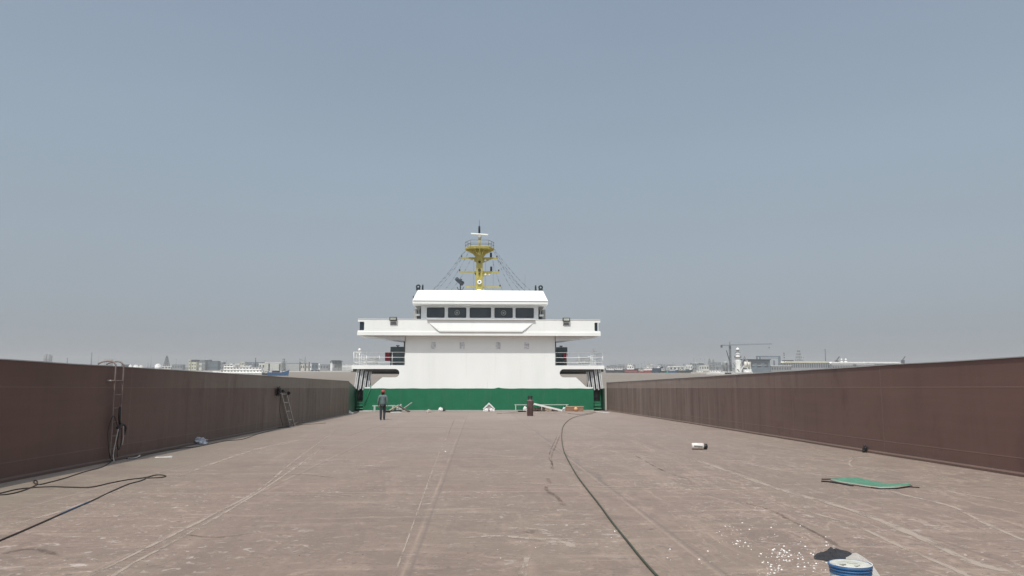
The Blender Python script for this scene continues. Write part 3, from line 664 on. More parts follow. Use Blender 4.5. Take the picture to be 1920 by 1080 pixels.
for i, (a, b) in enumerate(wins):
    x0, x1 = PX(a, WY), PX(b, WY)
    mb = MB(); fr_o = rrect(x0 - .015, x1 + .015, zw0 - .015, zw1 + .015, .09); fr_i = rrect(x0 + .045, x1 - .045, zw0 + .045, zw1 - .045, .07)
    vo = mb.verts([(p[0], WY - .02, p[1]) for p in fr_o]); vi = mb.verts([(p[0], WY - .02, p[1]) for p in fr_i]); vb = mb.verts([(p[0], WY + .03, p[1]) for p in fr_i]); vc = mb.verts([(p[0], WY + .001, p[1]) for p in fr_o])
    n = len(vo)
    for k in range(n):
        j = (k + 1) % n
        mb.bm.faces.new([vo[k], vo[j], vi[j], vi[k]]); mb.bm.faces.new([vi[k], vi[j], vb[j], vb[k]]); mb.bm.faces.new([vc[k], vc[j], vo[j], vo[k]])
    wf = part(mb, 'window', DGREY); SUBS.add(wf)
    mb = MB(); mb.box(x0, x1, WY + .03, WY + .045, zw0, zw1); part(mb, 'pane', GLASS, wf)
    if i in (1, 3):
        cx, cz = (x0 + x1) / 2, (zw0 + zw1) / 2
        mb = MB(); mb.torus((cx, WY + .0, cz), .185, .022, 'y', 28); mb.torus((cx, WY + .0, cz), .07, .018, 'y', 16); mb.tube([(cx, WY + .01, cz - .05), (cx, WY + .01, cz + .05)], .03, 8)
        part(mb, 'clear_view_screen', LGREY, wf)
# wheelhouse side doors and wing screens
for sg, x in ((-1, wxl), (1, wxr)):
    mb = MB(); mb.box(min(x, x + sg * .40), max(x, x + sg * .40), WY + 1.0, WY + 1.06, wz0, wz1); part(mb, 'side_door', paint('blue_dark_grey', (0.055, 0.075, 0.085), 0.45, 0.2, 3))
    mb = MB(); x2 = x + sg * .42; x3 = x + sg * .70
    mb.prism([(x2, wz0), (x3, wz0), (x3, wz1 - .35), (x2, wz1 - .35)], WY + 1.4, WY + 1.44); part(mb, 'wing_screen', LGREY)
    mb = MB(); mb.prism([(x, wz1), (x + sg * .62, wz1), (x + sg * .30, wz1 - .55), (x + sg * .24, wz1 - .95), (x + sg * .19, wz1 - .95), (x + sg * .19, wz1 - .5)], WY + .86, WY + .9); part(mb, 'roof_bracket', LGREY)
    mb = MB(); mb.box(min(x + sg * .12, x + sg * .45), max(x + sg * .12, x + sg * .45), WY + .3, WY + .6, PZ(591.5, WY), PZ(588.5, WY)); part(mb, 'door_step_ledge', WHITE)
# roof: sloped fascia above a rim
RY = FY - .15
rz0, rz1, rz2 = PZ(570.5, RY), PZ(563.5, RY), PZ(544.5, RY + 1.0)
r0, r1 = PX(771, RY), PX(1028.5, RY); t0, t1 = PX(781, RY + 1), PX(1019, RY + 1)
mb = MB()
bot = [(r0, RY, rz0), (r1, RY, rz0), (r1, RY + 7.6, rz0), (r0, RY + 7.6, rz0)]
midr = [(r0, RY, rz1), (r1, RY, rz1), (r1, RY + 7.6, rz1), (r0, RY + 7.6, rz1)]
topr = [(t0, RY + 1, rz2), (t1, RY + 1, rz2), (t1, RY + 6.8, rz2), (t0, RY + 6.8, rz2)]
B_, M_, T_ = mb.verts(bot), mb.verts(midr), mb.verts(topr)
mb.bm.faces.new(B_); mb.bm.faces.new(T_)
for k in range(4):
    j = (k + 1) % 4; mb.bm.faces.new([B_[k], B_[j], M_[j], M_[k]]); mb.bm.faces.new([M_[k], M_[j], T_[j], T_[k]])
part(mb, 'wheelhouse_roof', WHITE, bevel=.03)
mb = MB(); mb.box(r0 + .04, r1 - .04, RY - .03, RY - .001, rz1 - .05, rz1 - .015); part(mb, 'roof_seam_strip', LGREY)
# ring-shaped lifting lugs on the roof corners
for px_, ww in ((781.5, 1), (790, 0), (1005, 0), (1014.5, 1)):
    y = RY + 1.2; x = PX(px_, y); zc = rz2 + .30
    mb = MB()
    if ww: mb.torus((x, y, zc), .13, .065, 'y', 20); mb.box(x - .17, x + .17, y - .06, y + .06, rz2, rz2 + .16)
    else: mb.torus((x, y, zc), .13, .06, 'x', 20); mb.box(x - .07, x + .07, y - .15, y + .15, rz2, rz2 + .16)
    part(mb, 'lifting_lug', paint('black_blue_paint', (0.02, 0.028, 0.035), 0.5, 0.2, 4))
mb = MB(); mb.tube([(PX(773.5, RY + 2), RY + 2, rz1 + .1), (PX(772.5, RY + 2), RY + 2, rz2 - .35)], .05, 8); part(mb, 'roof_side_lamp', DGREY)
# searchlight
y = RY + 2.0; x, z = A(862, 528, y)
mb = MB(); mb.tube([(x + .10, y - .1, rz2), (x + .10, y - .1, rz2 + .12)], .10, 10); mb.tube([(x + .06, y - .02, rz2), (x + .06, y - .02, z)], .05, 8); mb.torus((x + .06, y, rz2 + .40), .25, .03, 'y', 20, math.pi, 2 * math.pi)
mb.tube([(x - .28, y - .25, z + .22), (x - .10, y - .1, z + .05), (x + .24, y + .15, z - .15)], [.16, .17, .20], 14); mb.box(x + .0, x + .2, y, y + .2, z + .15, z + .22)
part(mb, 'searchlight', paint('navy_grey_paint', (0.045, 0.06, 0.075), 0.5, 0.2, 4))

# ---- mast
MY = RY + 3.2
mast = bpy.data.objects.new('mast', None); COL.objects.link(mast); mast.parent = S; SUBS.add(mast)
def MX(px): return A(px, 500, MY)[0]
def MZ(py): return A(899, py, MY)[1]
cx = MX(899)
mb = MB(); hw0, hw1 = .30, .255; z0_, z1_ = rz2, MZ(468)
mb.hexa([(cx - hw0, MY - .28, z0_), (cx + hw0, MY - .28, z0_), (cx + hw0, MY + .28, z0_), (cx - hw0, MY + .28, z0_), (cx - hw1, MY - .22, z1_), (cx + hw1, MY - .22, z1_), (cx + hw1, MY + .22, z1_), (cx - hw1, MY + .22, z1_)])
part(mb, 'mast_column', YEL, mast, bevel=.05)
for py, r in ((492, .10), (507, .12), (514.5, .08)):
    mb = MB(); z = MZ(py); mb.tube([(cx, MY - .34, z), (cx, MY - .26, z)], r, 16)
    part(mb, 'mast_opening', DGREY, mast)
mb = MB(); z = MZ(530); mb.torus((cx, MY - .36, z), .125, .06, 'y', 20); part(mb, 'mast_lamp_ring', WHITE, mast)
mb = MB(); mb.tube([(cx, MY - .38, z), (cx, MY - .32, z)], .08, 12); part(mb, 'mast_lamp', DGREY, mast)
# flared platform
zp = MZ(468.5); zpt = zp + .10; hw = MX(926.5) - cx
hexp = [(-1, 0), (-.62, -.85), (.62, -.85), (1, 0), (.62, .85), (-.62, .85)]
zb_ = MZ(482)
mb = MB(); mb.prism([(cx + a * hw, MY + b * hw) for a, b in hexp], zp, zpt, 'z'); part(mb, 'mast_platform', YEL, mast)
for sg in (-1, 1):                                  # flared side brackets, hollow-curved, and the fore and aft ones
    prof = [(cx + sg * .2, zp - .001), (cx + sg * hw * .97, zp - .001), (cx + sg * hw * .95, zp - .06), (cx + sg * hw * .68, zp - .20), (cx + sg * hw * .45, zp - .34), (cx + sg * .26, zb_ - .10), (cx + sg * .2, zb_ - .12)]
    mb = MB(); mb.prism(prof, MY - .16, MY + .16); part(mb, 'platform_bracket', YEL, mast)
    mb = MB(); mb.prism([(MY + sg * .2, zp - .001), (MY + sg * hw * .8, zp - .001), (MY + sg * hw * .5, zp - .22), (MY + sg * .2, zb_ + .05)], cx - .04, cx + .04, 'x'); part(mb, 'platform_bracket', YEL, mast)
mb = MB(); mb.prism([(cx + a * (hw + .02), MY + b * (hw + .02)) for a, b in hexp], zpt + .002, zpt + .05, 'z'); part(mb, 'platform_edge', YEL_P, mast)
mb = MB()
for k in range(6):
    a, b = hexp[k]; a2, b2 = hexp[(k + 1) % 6]
    p = (cx + a * hw * .97, MY + b * hw * .97); q = (cx + a2 * hw * .97, MY + b2 * hw * .97)
    for h in (.28, .55): mb.tube([(p[0], p[1], zpt + h), (q[0], q[1], zpt + h)], .018, 6)
    mb.tube([(p[0], p[1], zpt), (p[0], p[1], zpt + .55)], .02, 6)
    m_ = ((p[0] + q[0]) / 2, (p[1] + q[1]) / 2); mb.tube([(m_[0], m_[1], zpt), (m_[0], m_[1], zpt + .55)], .016, 6)
part(mb, 'platform_railing', MGREY, mast)
for dx, dz in ((-.42, .35), (-.15, .1), (.12, .0), (.40, .3)):
    mb = MB(); mb.tube([(cx + dx, MY - .5, zp - .05), (cx + dx * .4, MY - .3, zb_ + .1 + dz * .2)], .025, 6); part(mb, 'platform_brace', YEL_P, mast)
# yards
for py, pl, pr_, gl, gr, lampx in ((484, 864.5, 932.5, 885, 922, 920.5), (510, 861, 936, 893, 922, 921), (538.5, 873, 938.5, 893, 908, None)):
    z = MZ(py); xa, xb = MX(pl), MX(pr_)
    mb = MB(); mb.box(xa, xb, MY - .10, MY + .10, z - .06, z + .06)
    if py < 530:
        mb.prism([(cx - .25, z - .061), (MX(gl - 4), z - .061), (MX(gl + 2), z - .22), (cx - .25, z - .38)], MY - .05, MY + .05)
        mb.prism([(cx + .25, z - .061), (MX(gr), z - .061), (MX(gr - 6), z - .22), (cx + .25, z - .42)], MY - .05, MY + .05)
    part(mb, 'yard', YEL, mast)
    for x in (xa + .04, xb - .04):
        if py > 530 and x < cx: continue
        mb = MB(); mb.tube([(x, MY, z + .06), (x, MY, z + .22)], .055, 10)
        part(mb, 'yard_end_light', DGREY, mast)
    if py < 530:
        for x, r in ((cx + .50, .085), (cx + .82, .055)) + (((cx - .52, .085),) if py < 500 else ()):
            mb = MB(); mb.tube([(x, MY - .062, z - .19), (x, MY - .054, z - .19)], r, 14)
            part(mb, 'lightening_hole', paint('pale_disc_paint', (0.70, 0.73, 0.76), 0.5), mast)
    if lampx:
        x = MX(lampx); mb = MB(); mb.tube([(x, MY, z + .06), (x, MY, z + .46)], .085, 12); mb.tube([(x, MY, z + .18), (x, MY, z + .21)], .10, 12); part(mb, 'signal_lamp', paint('black_blue_lamp', (0.012, 0.016, 0.025), 0.4), mast)
# foot lump of equipment
mb = MB(); mb.lathe([(.05, 0), (.30, .02), (.33, .12), (.22, .26), (.05, .32)], 16, (cx - .02, MY - .5, rz2 + .0)); part(mb, 'compass_cover', WHITE, mast); mb = MB(); mb.lathe([(.04, 0), (.2, .02), (.2, .2), (.05, .26)], 12, (cx + .35, MY - .5, rz2)); part(mb, 'compass_cover', WHITE, mast)
# radar
mb = MB(); z = MZ(462); mb.tube([(cx, MY, zpt), (cx, MY, MZ(449))], .09, 10); part(mb, 'radar_post', YEL, mast)
mb = MB(); mb.lathe([(.10, 0), (.13, .10), (.15, .14), (.15, .30), (.10, .36)], 16, (cx, MY, MZ(449.5))); part(mb, 'radar_pedestal', LGREY, mast)
xa, za = A(883, 437, MY); xb, zb2 = A(915.5, 441.5, MY)
mb = MB(); mb.beam((xa, MY + .25, za), (xb, MY - .25, zb2), .16, .11); part(mb, 'radar_scanner', WHITE, mast, bevel=.03)
mb = MB(); mb.tube([(cx - .03, MY + .2, MZ(441)), (cx - .03, MY + .2, MZ(436.5)), (cx - .03, MY + .2, MZ(436)), (cx - .03, MY + .2, MZ(424)), (cx - .03, MY + .2, MZ(422))], [.03, .03, .09, .085, .03], 10); mb.tube([(cx - .03, MY + .2, MZ(422)), (cx - .02, MY + .2, MZ(411))], .012, 6)
part(mb, 'whip_antenna', paint('black_blue_lamp', (0.012, 0.016, 0.025)), mast)
# stays with small bulbs/flags
def stay(p, q, n, r=.006):
    mb = MB(); p = Vector(p); q = Vector(q); pts = []
    for k in range(11):
        t = k / 10; v_ = p.lerp(q, t); v_.z -= 0.25 * math.sin(math.pi * t); pts.append(v_)
    mb.tube(pts, r, 5)
    for k in range(n):
        t = (k + .5) / n + rnd.uniform(-.02, .02); i = min(9, int(t * 10)); u = t * 10 - i
        a = pts[i].lerp(pts[i + 1], u); d = (pts[i + 1] - pts[i]).normalized() * rnd.uniform(.05, .16)
        mb.tube([a - d, a + d], .020, 5)
    return part(mb, 'signal_stay', paint('grey_wire', (0.11, 0.12, 0.14), 0.5), mast)
for px_, py_, tx, ty, n in ((871, 470, 797, 540, 10), (873, 470, 812, 540, 9), (880, 470, 828, 541, 8), (866, 484, 805, 541, 7), (884, 484, 845, 540, 5),
                            (926, 466, 1003, 541, 12), (927, 470, 996, 541, 11), (925, 470, 975, 541, 9), (932, 484, 962, 541, 6), (918, 470, 948, 541, 6), (934, 486, 985, 541, 8)):
    xa, za = A(px_, py_, MY); yb = MY + rnd.choice((-1.4, 1.6, .2)); xb = A(tx, ty, MY)[0]
    stay((xa, MY, za), (xb, yb, rz2), n)
for px_ in (888, 910, 925, 985):
    xa = MX(px_); mb = MB(); mb.tube([(xa, MY + 1, rz2), (xa + .02, MY + .6, MZ(486 if px_ < 960 else 512))], .008, 5); part(mb, 'halyard', paint('grey_wire', (0.11, 0.12, 0.14)), mast)
mb = MB(); x = PX(897, RY); mb.tube(smoothpts([(x, RY + 1.05, rz2 + .02), (x + .03, RY + .85, rz2 - .12), (x + .08, RY + .72, rz2 - .32)]), .015, 6); part(mb, 'loose_cable_end', DGREY)
#@@OBJECTS@@
HAZE = 0.00023
# ------------------------------------------------------------------ PERSON walking away
def skin_mesh(name, verts, edges, mat, parent=None, sub=1, root=0):
    bm = bmesh.new(); ly = bm.verts.layers.skin.verify(); vs = []
    for i, (p, r) in enumerate(verts):
        v = bm.verts.new(p); v[ly].radius = r if isinstance(r, tuple) else (r, r); v[ly].use_root = (i == root); vs.append(v)
    for a, b in edges: bm.edges.new((vs[a], vs[b]))
    me = bpy.data.meshes.new(name); bm.to_mesh(me); bm.free()
    o = bpy.data.objects.new(name, me); COL.objects.link(o)
    o.modifiers.new('skin', 'SKIN').use_smooth_shade = True
    s = o.modifiers.new('sub', 'SUBSURF'); s.levels = sub; s.render_levels = sub
    dg = bpy.context.evaluated_depsgraph_get(); ev = o.evaluated_get(dg); m2 = bpy.data.meshes.new_from_object(ev)
    o.modifiers.clear(); o.data = m2; m2.materials.clear(); m2.materials.append(mat)
    for f in m2.polygons: f.use_smooth = True
    if parent: o.parent = parent
    return o
pp = G(717, 787.5)
PER = thing('person', 'worker in a grey jacket, dark trousers and red helmet walking away across the deck', 'person', tuple(pp))
SKIN = paint('skin', (0.33, 0.19, 0.13), 0.6, 0.1, 8)
JACK = paint('grey_green_jacket_cloth', (0.115, 0.155, 0.155), 0.85, 0.22, 9, bump=0.5)
TROU = paint('charcoal_trouser_cloth', (0.035, 0.038, 0.048), 0.85, 0.3, 9, bump=0.5)
V = [((0, 0, .86), (.10, .075)), ((0, .0, 1.02), (.10, .07)), ((0, .0, 1.20), (.115, .075)), ((0, 0, 1.31), (.085, .06)), ((0, .01, 1.40), (.050, .050)), ((0, .03, 1.47), (.075, .085)), ((0, .035, 1.56), (.075, .09))]
Ed = [(0, 1), (1, 2), (2, 3), (3, 4), (4, 5), (5, 6)]
def add(p, r, j):
    V.append((p, r)); Ed.append((j, len(V) - 1)); return len(V) - 1
hands = []
for s in (-1, 1):
    a = add((s * .17, 0, 1.31), .048, 3); a = add((s * .235, -.01, 1.08), .040, a); a = add((s * .262, .05 * (1 if s < 0 else .4), .86), .034, a); hw_ = add((s * .262, .07 * (1 if s < 0 else .4), .795), (.022, .034), a)
    hands.append((s, V[hw_][0]))
    l = add((s * .085, 0, .80), .078, 0); l = add((s * .088, .05 * s + .02, .46), .060, l); l = add((s * .085, .03 * s - .02, .10), .042, l); l = add((s * .088, .03 * s + .07, .04), (.038, .03), l)
    for k, (dx, ln) in enumerate(((-.024, .070), (-.008, .080), (.008, .076), (.024, .060))):
        q = V[hw_][0]; f = add((q[0] - s * .01, q[1] + dx, q[2] - .045), .0095, hw_); add((q[0] - s * .022, q[1] + dx, q[2] - .045 - ln), .008, f)
    q = V[hw_][0]; f = add((q[0] - s * .02, q[1] + .03, q[2] - .01), .011, hw_); add((q[0] - s * .03, q[1] + .045, q[2] - .05), .009, f)
body = skin_mesh('body', V, Ed, SKIN, PER)
# clothes
Vt = [((0, 0, .90), (.155, .115))]; Et = []
for s in (-1, 1):
    n0 = len(Vt); Vt += [((s * .088, 0, .80), .103), ((s * .092, .05 * s + .02, .47), .078), ((s * .088, .03 * s - .02, .11), .066), ((s * .088, .03 * s - .02, .05), .064)]
    Et += [(0, n0), (n0, n0 + 1), (n0 + 1, n0 + 2), (n0 + 2, n0 + 3)]
skin_mesh('trousers', Vt, Et, TROU, PER)
Vj = [((0, 0, .80), (.175, .125)), ((0, 0, .90), (.165, .12)), ((0, 0, 1.05), (.155, .118)), ((0, 0, 1.22), (.17, .125)), ((0, 0, 1.335), (.12, .10)), ((0, .0, 1.40), (.082, .080))]
Ej = [(0, 1), (1, 2), (2, 3), (3, 4), (4, 5)]
for s in (-1, 1):
    n0 = len(Vj); fy = .05 * (1 if s < 0 else .4)
    Vj += [((s * .18, 0, 1.325), .080), ((s * .243, -.01, 1.08), .066), ((s * .268, fy, .87), .052), ((s * .268, fy + .01, .835), .050)]
    Ej += [(4, n0), (n0, n0 + 1), (n0 + 1, n0 + 2), (n0 + 2, n0 + 3)]
skin_mesh('jacket', Vj, Ej, JACK, PER)
mb = MB(); mb.lathe([(.118, -.015), (.122, .0), (.118, .05), (.095, .10), (.055, .128), (.01, .135)], 24, (0, .03, 1.535)); mb.lathe([(.10, -.006), (.145, -.006), (.145, .002), (.10, .004)], 24, (0, .045, 1.535))
mb.box(-.012, .012, -.06, .10, 1.655, 1.678)
mb.build('helmet', paint('red_helmet_shell', (0.30, 0.045, 0.045), 0.45, 0.15, 6), PER)
mb = MB(); mb.lathe([(.078, 1.40), (.085, 1.46), (.088, 1.52), (.080, 1.53)], 18, (0, .015, 0)); mb.build('hair', paint('black_hair', (0.012, 0.010, 0.009), 0.7), PER)
for s in (-1, 1):
    mb = crumple(5 + s, .045, .125, .055, 3, .05, 1.0); xform(mb, Matrix.Translation((s * .088, .03 * s + .035, .0))); mb.build('shoe', BLACK, PER)

# ------------------------------------------------------------------ CABLES on the deck
def cable(name, label, pts, r, mat, group=None, z=0.0, pieces=None, n=6):
    P = [(G(*p[:2]) + Vector((0, 0, r + z))) if len(p) == 2 else Vector(p) for p in pts]
    mb = MB(); mb.tube(smoothpts(P, n), r, 8)
    return tag(mb.build(name, mat), label, 'cable', group)
CAB = paint('dark_brown_cable', (0.035, 0.026, 0.02), 0.6, 0.4, 3)
CABG = paint('olive_hose_rubber', (0.040, 0.050, 0.030), 0.55, 0.35, 1.5, dirt=(0.12, 0.10, 0.085))
cable('hose', 'long olive green hose curving down the middle of the deck towards the camera', [(1112, 776), (1098, 778), (1082, 781), (1068, 787), (1057, 798), (1053.5, 812), (1054, 830), (1058, 848), (1067, 867), (1082, 893), (1102, 920), (1124, 948), (1148, 981), (1172, 1011), (1200, 1046), (1228, 1078), (1262, 1112), (1300, 1150)], .0125, CABG)
cable('cable', 'thin dark cable from the hooked ladder to the left edge with a small loop', [(214, 856), (212, 860), (206, 868), (190, 877), (160, 885), (120, 898), (90, 906), (74, 909.5), (66, 908), (63, 904), (66, 901.5), (69.5, 904), (68, 910), (56, 916), (40, 922), (20, 927), (0, 929), (-60, 931)], .011, CAB)
cable('cable', 'dark cable lying in a long wave that doubles back in a flat loop', [(-60, 938), (0, 926), (30, 919), (60, 915.5), (95, 913.5), (130, 914.5), (170, 914.5), (205, 907), (240, 900.5), (272, 896.5), (290, 892), (303, 891.5), (311, 893.5), (303, 896), (285, 897), (273, 897.5)], .011, CAB)
cable('cable', 'dark cable running straight from the flat loop down to the bottom left corner', [(273, 898.5), (262, 903), (240, 909), (210, 922), (172, 940), (130, 958), (90, 976), (40, 998), (0, 1015), (-60, 1042)], .011, CAB)
mb = MB(); mb.tube(smoothpts([G(x, y) + Vector((0, 0, .0115)) for x, y in ((168, 942), (150, 949.5), (130, 958.2), (112, 966))]), .013, 8)
tag(mb.build('cable_sleeve', paint('blue_tape', (0.022, 0.055, 0.11), 0.5)), 'blue tape sleeve wrapped on the cable near the bottom left corner', 'cable sleeve')
cable('cable', 'dark cable trailing along the foot of the left wall towards the leaning ladder', [(221, 842), (224, 850), (230, 857), (238, 860.5), (252, 861), (262, 857.5), (275, 853.5), (300, 848), (340, 841), (365, 839), (400, 832), (425, 827), (455, 824), (480, 815.5), (505, 808.5), (530, 802), (547, 799)], .011, CAB)
mb = MB(); mb.tube(smoothpts([G(x, y) + Vector((0, 0, .016)) for x, y in ((240, 861), (252, 860.5), (259, 858), (262, 855))]), .019, 8)
tag(mb.build('hose_offcut', paint('white_plastic', (0.62, 0.60, 0.56), 0.5)), 'short white hose end beside the cable under the hooked ladder', 'hose end')
cable('cable', 'faint brown cable running along the deck below the green base on the right', [(1064, 775), (1075, 776.5), (1090, 777), (1105, 775), (1118, 773.2)], .012, CAB)

# ------------------------------------------------------------------ LADDER hooked over the left wall
def onwall(px, py, off=0.14): return AX(px, py, HW_L + off)
H0 = onwall(213, 760); H1 = onwall(228, 760)
ya, yb = H0.y, H1.y
LD = thing('hook_ladder', 'rusty steel ladder with curved top hooks over the left side wall', 'ladder', (HW_L, (ya + yb) / 2, 0))
LM = Matrix.Translation((-HW_L, -(ya + yb) / 2, 0))
for y in (ya, yb):
    mb = MB(); X = HW_L + .13
    mb.tube(smoothpts([(X, y, .10), (X + .005, y + .01, .8), (X, y, 1.5), (X, y, 2.22), (X - .03, y, 2.34), (X - .13, y, 2.40), (X - .32, y, 2.38), (X - .42, y, 2.33)], 5), .02, 8)
    xform(mb, LM); mb.build('rail', RUSTY, LD)
for i, z in enumerate((.32, .62, .95, 1.28, 1.60, 1.93)):
    mb = MB(); mb.tube([(HW_L + .13, ya - (.16 if i == 5 else .0), z), (HW_L + .13, yb, z)], .014, 8)
    xform(mb, LM); mb.build('rung', RUSTY, LD)
mb = MB(); mb.tube([(HW_L, ya - .17, 1.93), (HW_L + .13, ya - .17, 1.93)], .02, 6); xform(mb, LM); mb.build('standoff_pin', STEEL, LD)
# hose and strap bundle hanging on it
ym = (ya + yb) / 2
HB = thing('hanging_cable_bundle', 'black straps and looped welding leads hanging from the lower rungs of the hooked ladder', 'cable bundle', (HW_L + .16, ym, 1.28))
BMx = Matrix.Translation((-(HW_L + .16), -ym, -1.28)); X = HW_L + .19
for pts, r, nm in (([(X, ym + .02, 1.30), (X + .02, ym - .02, 1.10), (X, ym + .05, .95), (X, ym + .12, .84)], .030, 'strap'),
                   ([(X, ym - .06, .80), (X + .02, ym + .05, .86), (X, ym + .22, .88), (X + .02, ym + .34, .80), (X, ym + .33, .62)], .028, 'strap'),
                   ([(X, ym - .03, .84), (X, ym - .28, 1.10), (X - .03, ym - .42, .80), (X, ym - .42, .40), (X, ym - .28, .12), (X + .02, ym - .20, .05)], .009, 'lead'),
                   ([(X, ym + .04, .78), (X, ym + .0, .45), (X, ym + .1, .28), (X, ym + .2, .45), (X, ym + .16, .80)], .012, 'lead'),
                   ([(X + .03, ym - .05, .78), (X + .02, ym - .12, .5), (X + .03, ym - .22, .2), (X + .1, ym - .3, .03)], .012, 'pale_lead'),
                   ([(X + .02, ym + .22, .84), (X + .02, ym + .26, .6), (X + .02, ym + .22, .38)], .012, 'pale_lead')):
    mb = MB(); mb.tube(smoothpts(pts, 6), r, 8); xform(mb, BMx)
    mb.build(nm, STEEL if 'pale' in nm else BLACK, HB)
mb = crumple(31, .05, .05, .045, 3, .2); p = G(210, 860); xform(mb, Matrix.Translation(p)); tag(mb.build('cable_plug', paint('white_plastic', (0.62, 0.60, 0.56)), smooth=True), 'small white plug at the foot of the hooked ladder', 'plug')

# ------------------------------------------------------------------ LADDER leaning on the left wall
b0 = G(543, 799.5); b1 = G(551.5, 798.5)
ty0 = AX(527, 737, HW_L + .06); ty1 = AX(536.5, 737, HW_L + .06)
b0.x = min(b0.x, -8.25)
TL = thing('leaning_ladder', 'pale grey ladder leaning sideways on the left wall with black gloves at its top', 'ladder', tuple((b0 + b1) / 2))
TM = Matrix.Translation(-((b0 + b1) / 2))
for a, b in ((b0, ty0), (b1, ty1)):
    mb = MB(); mb.beam(a, b, .06, .05); xform(mb, TM); mb.build('rail', STEEL, TL)
for t_ in (.20, .46, .72, .97):
    mb = MB(); mb.beam(b0.lerp(ty0, t_), b1.lerp(ty1, t_), .035, .035); xform(mb, TM); mb.build('rung', STEEL, TL)
for px_, py_, s in ((522, 734, .10), (541, 737.5, .085), (531, 733, .07)):
    q = AX(px_, py_, HW_L + .12); mb = crumple(px_, s * .6, s * (1.3 if px_ != 541 else 1.8), s * (1.3 if px_ == 522 else .6), 4, 1.1, 1.9, False); xform(mb, Matrix.Translation(q))
    tag(mb.build('clamp' if px_ == 541 else 'rag', BLACK), {522: 'black rag hanging just left of the leaning ladder top', 541: 'black clamp sticking out right of the leaning ladder top', 531: 'black rag on the top rung of the leaning ladder'}[px_], 'rag' if px_ != 541 else 'clamp')
mb = MB(); mb.tube(smoothpts([ty0 + Vector((0, -.05, -.05)), ty0 + Vector((.05, -.3, -.8)), ty0 + Vector((.1, .1, -1.4)), b0 + Vector((-.3, -.1, .02))], 6), .012, 6)
tag(mb.build('cable', CAB), 'thin dark lead drooping behind the leaning ladder', 'cable')

# ------------------------------------------------------------------ loose planks by the leaning ladder
def plank(label, p0, p1, w_=.2, h=.035, lift=.0, mat=WOOD, group=None, lift1=None, name='plank', cat='plank'):
    a = G(*p0); b = G(*p1); a.z = lift + h / 2 + .002; b.z = (lift if lift1 is None else lift1) + h / 2 + .002
    c = (a + b) / 2; mb = MB(); mb.beam(a, b, w_, h)
    xform(mb, Matrix.Translation(-c)); o = mb.build(name, mat, loc=c, bevel=.004); return tag(o, label, cat, group)
plank('flat weathered board beside the foot of the leaning ladder', (560, 797), (606, 793.5), .30, .03)
plank('short pale board tilted against the foot of the left wall', (548, 798), (568, 791), .16, .03, 0, WOOD, None, .25)
plank('thin dark board in front of the leaning ladder foot', (519, 803), (541, 801.5), .12, .03, 0, WOOD_D)

# ------------------------------------------------------------------ litter on the left
def lump(name, label, cat, px_, py_, sx, sy, sz, seed, mat=RAG, amp=.45, sub=4, fr=2.5, group=None, rz=0):
    p = G(px_, py_); mb = crumple(seed, sx, sy, sz, sub, amp, fr); o = mb.build(name, mat, smooth=False); o.location = p; o.rotation_euler.z = rz
    return tag(o, label, cat, group)
CLR = paint('clear_grey_plastic', (0.50, 0.52, 0.58), 0.3, 0.35, 6, bump=0.6)
lump('plastic_bag', 'crumpled translucent plastic bag against the foot of the left wall', 'plastic bag', 368, 833, .24, .16, .13, 3, CLR, .7, 4, 3)
p = G(308, 858.5); mb = MB(); 
mb.hexa([(-.22, -.05, .002), (.19, -.03, .002), (.20, .05, .002), (-.20, .04, .002), (-.22, -.05, .02), (.19, -.03, .05), (.20, .05, .03), (-.20, .04, .025)])
o = mb.build('paper_scrap', RAG, bevel=.004); o.location = p; o.rotation_euler.z = .25; tag(o, 'white folded paper scrap on the deck left of centre', 'paper scrap')
for i, (x, y, s, lb) in enumerate(((645, 777, .13, 'small white cloth scrap nearest the camera in the far left corner'), (653, 776, .19, 'largest white cloth scrap in the far left corner'), (659, 776.5, .12, 'small white cloth scrap nearest the green base in the far left corner'))):
    lump('cloth_scrap', lb, 'cloth scrap', x, y, s, .12, s * .7, 11 + i)
lump('ball_fender', 'small white lump against the foot of the left wall behind the loose boards', 'lump', 588, 786.5, .06, .06, .12, 15)
plank('long white strip lying under the left end of the green base', (671, 771.7), (696, 771.2), .30, .05, 0, RAG, None, None, 'strip', 'strip')
# trestle frame left, bench rail
TR = paint('pale_green_frame', (0.42, 0.50, 0.45), 0.5, 0.1, 4)
def trestle(name, label, pa, pb, h, legs, mat=TR, wd=.06, dep=.5):
    a = G(*pa); b = G(*pb); c = (a + b) / 2; t_ = thing(name, label, 'trestle', tuple(c)); M = Matrix.Translation(-c)
    for dy in (0, dep):
        mb = MB(); mb.beam(a + Vector((0, dy, h)), b + Vector((0, dy, h)), wd, wd); xform(mb, M); mb.build('beam', mat, t_)
        for k in legs:
            q = a.lerp(b, k); mb = MB(); mb.beam(q + Vector((0, dy, 0)), q + Vector((0, dy, h - wd / 2)), wd * 1.2, wd * 1.2); xform(mb, M); mb.build('leg', mat, t_)
    return t_
trestle('trestle', 'pale frame standing beside the worker in front of the green base', (698, 772.3), (740, 772.0), .45, (.08, .38, .9))
trestle('trestle', 'long low pale green trestle behind the gas cylinder', (965, 771.4), (1066, 771.2), .50, (.02, .5, .97), TR, .05, .25)
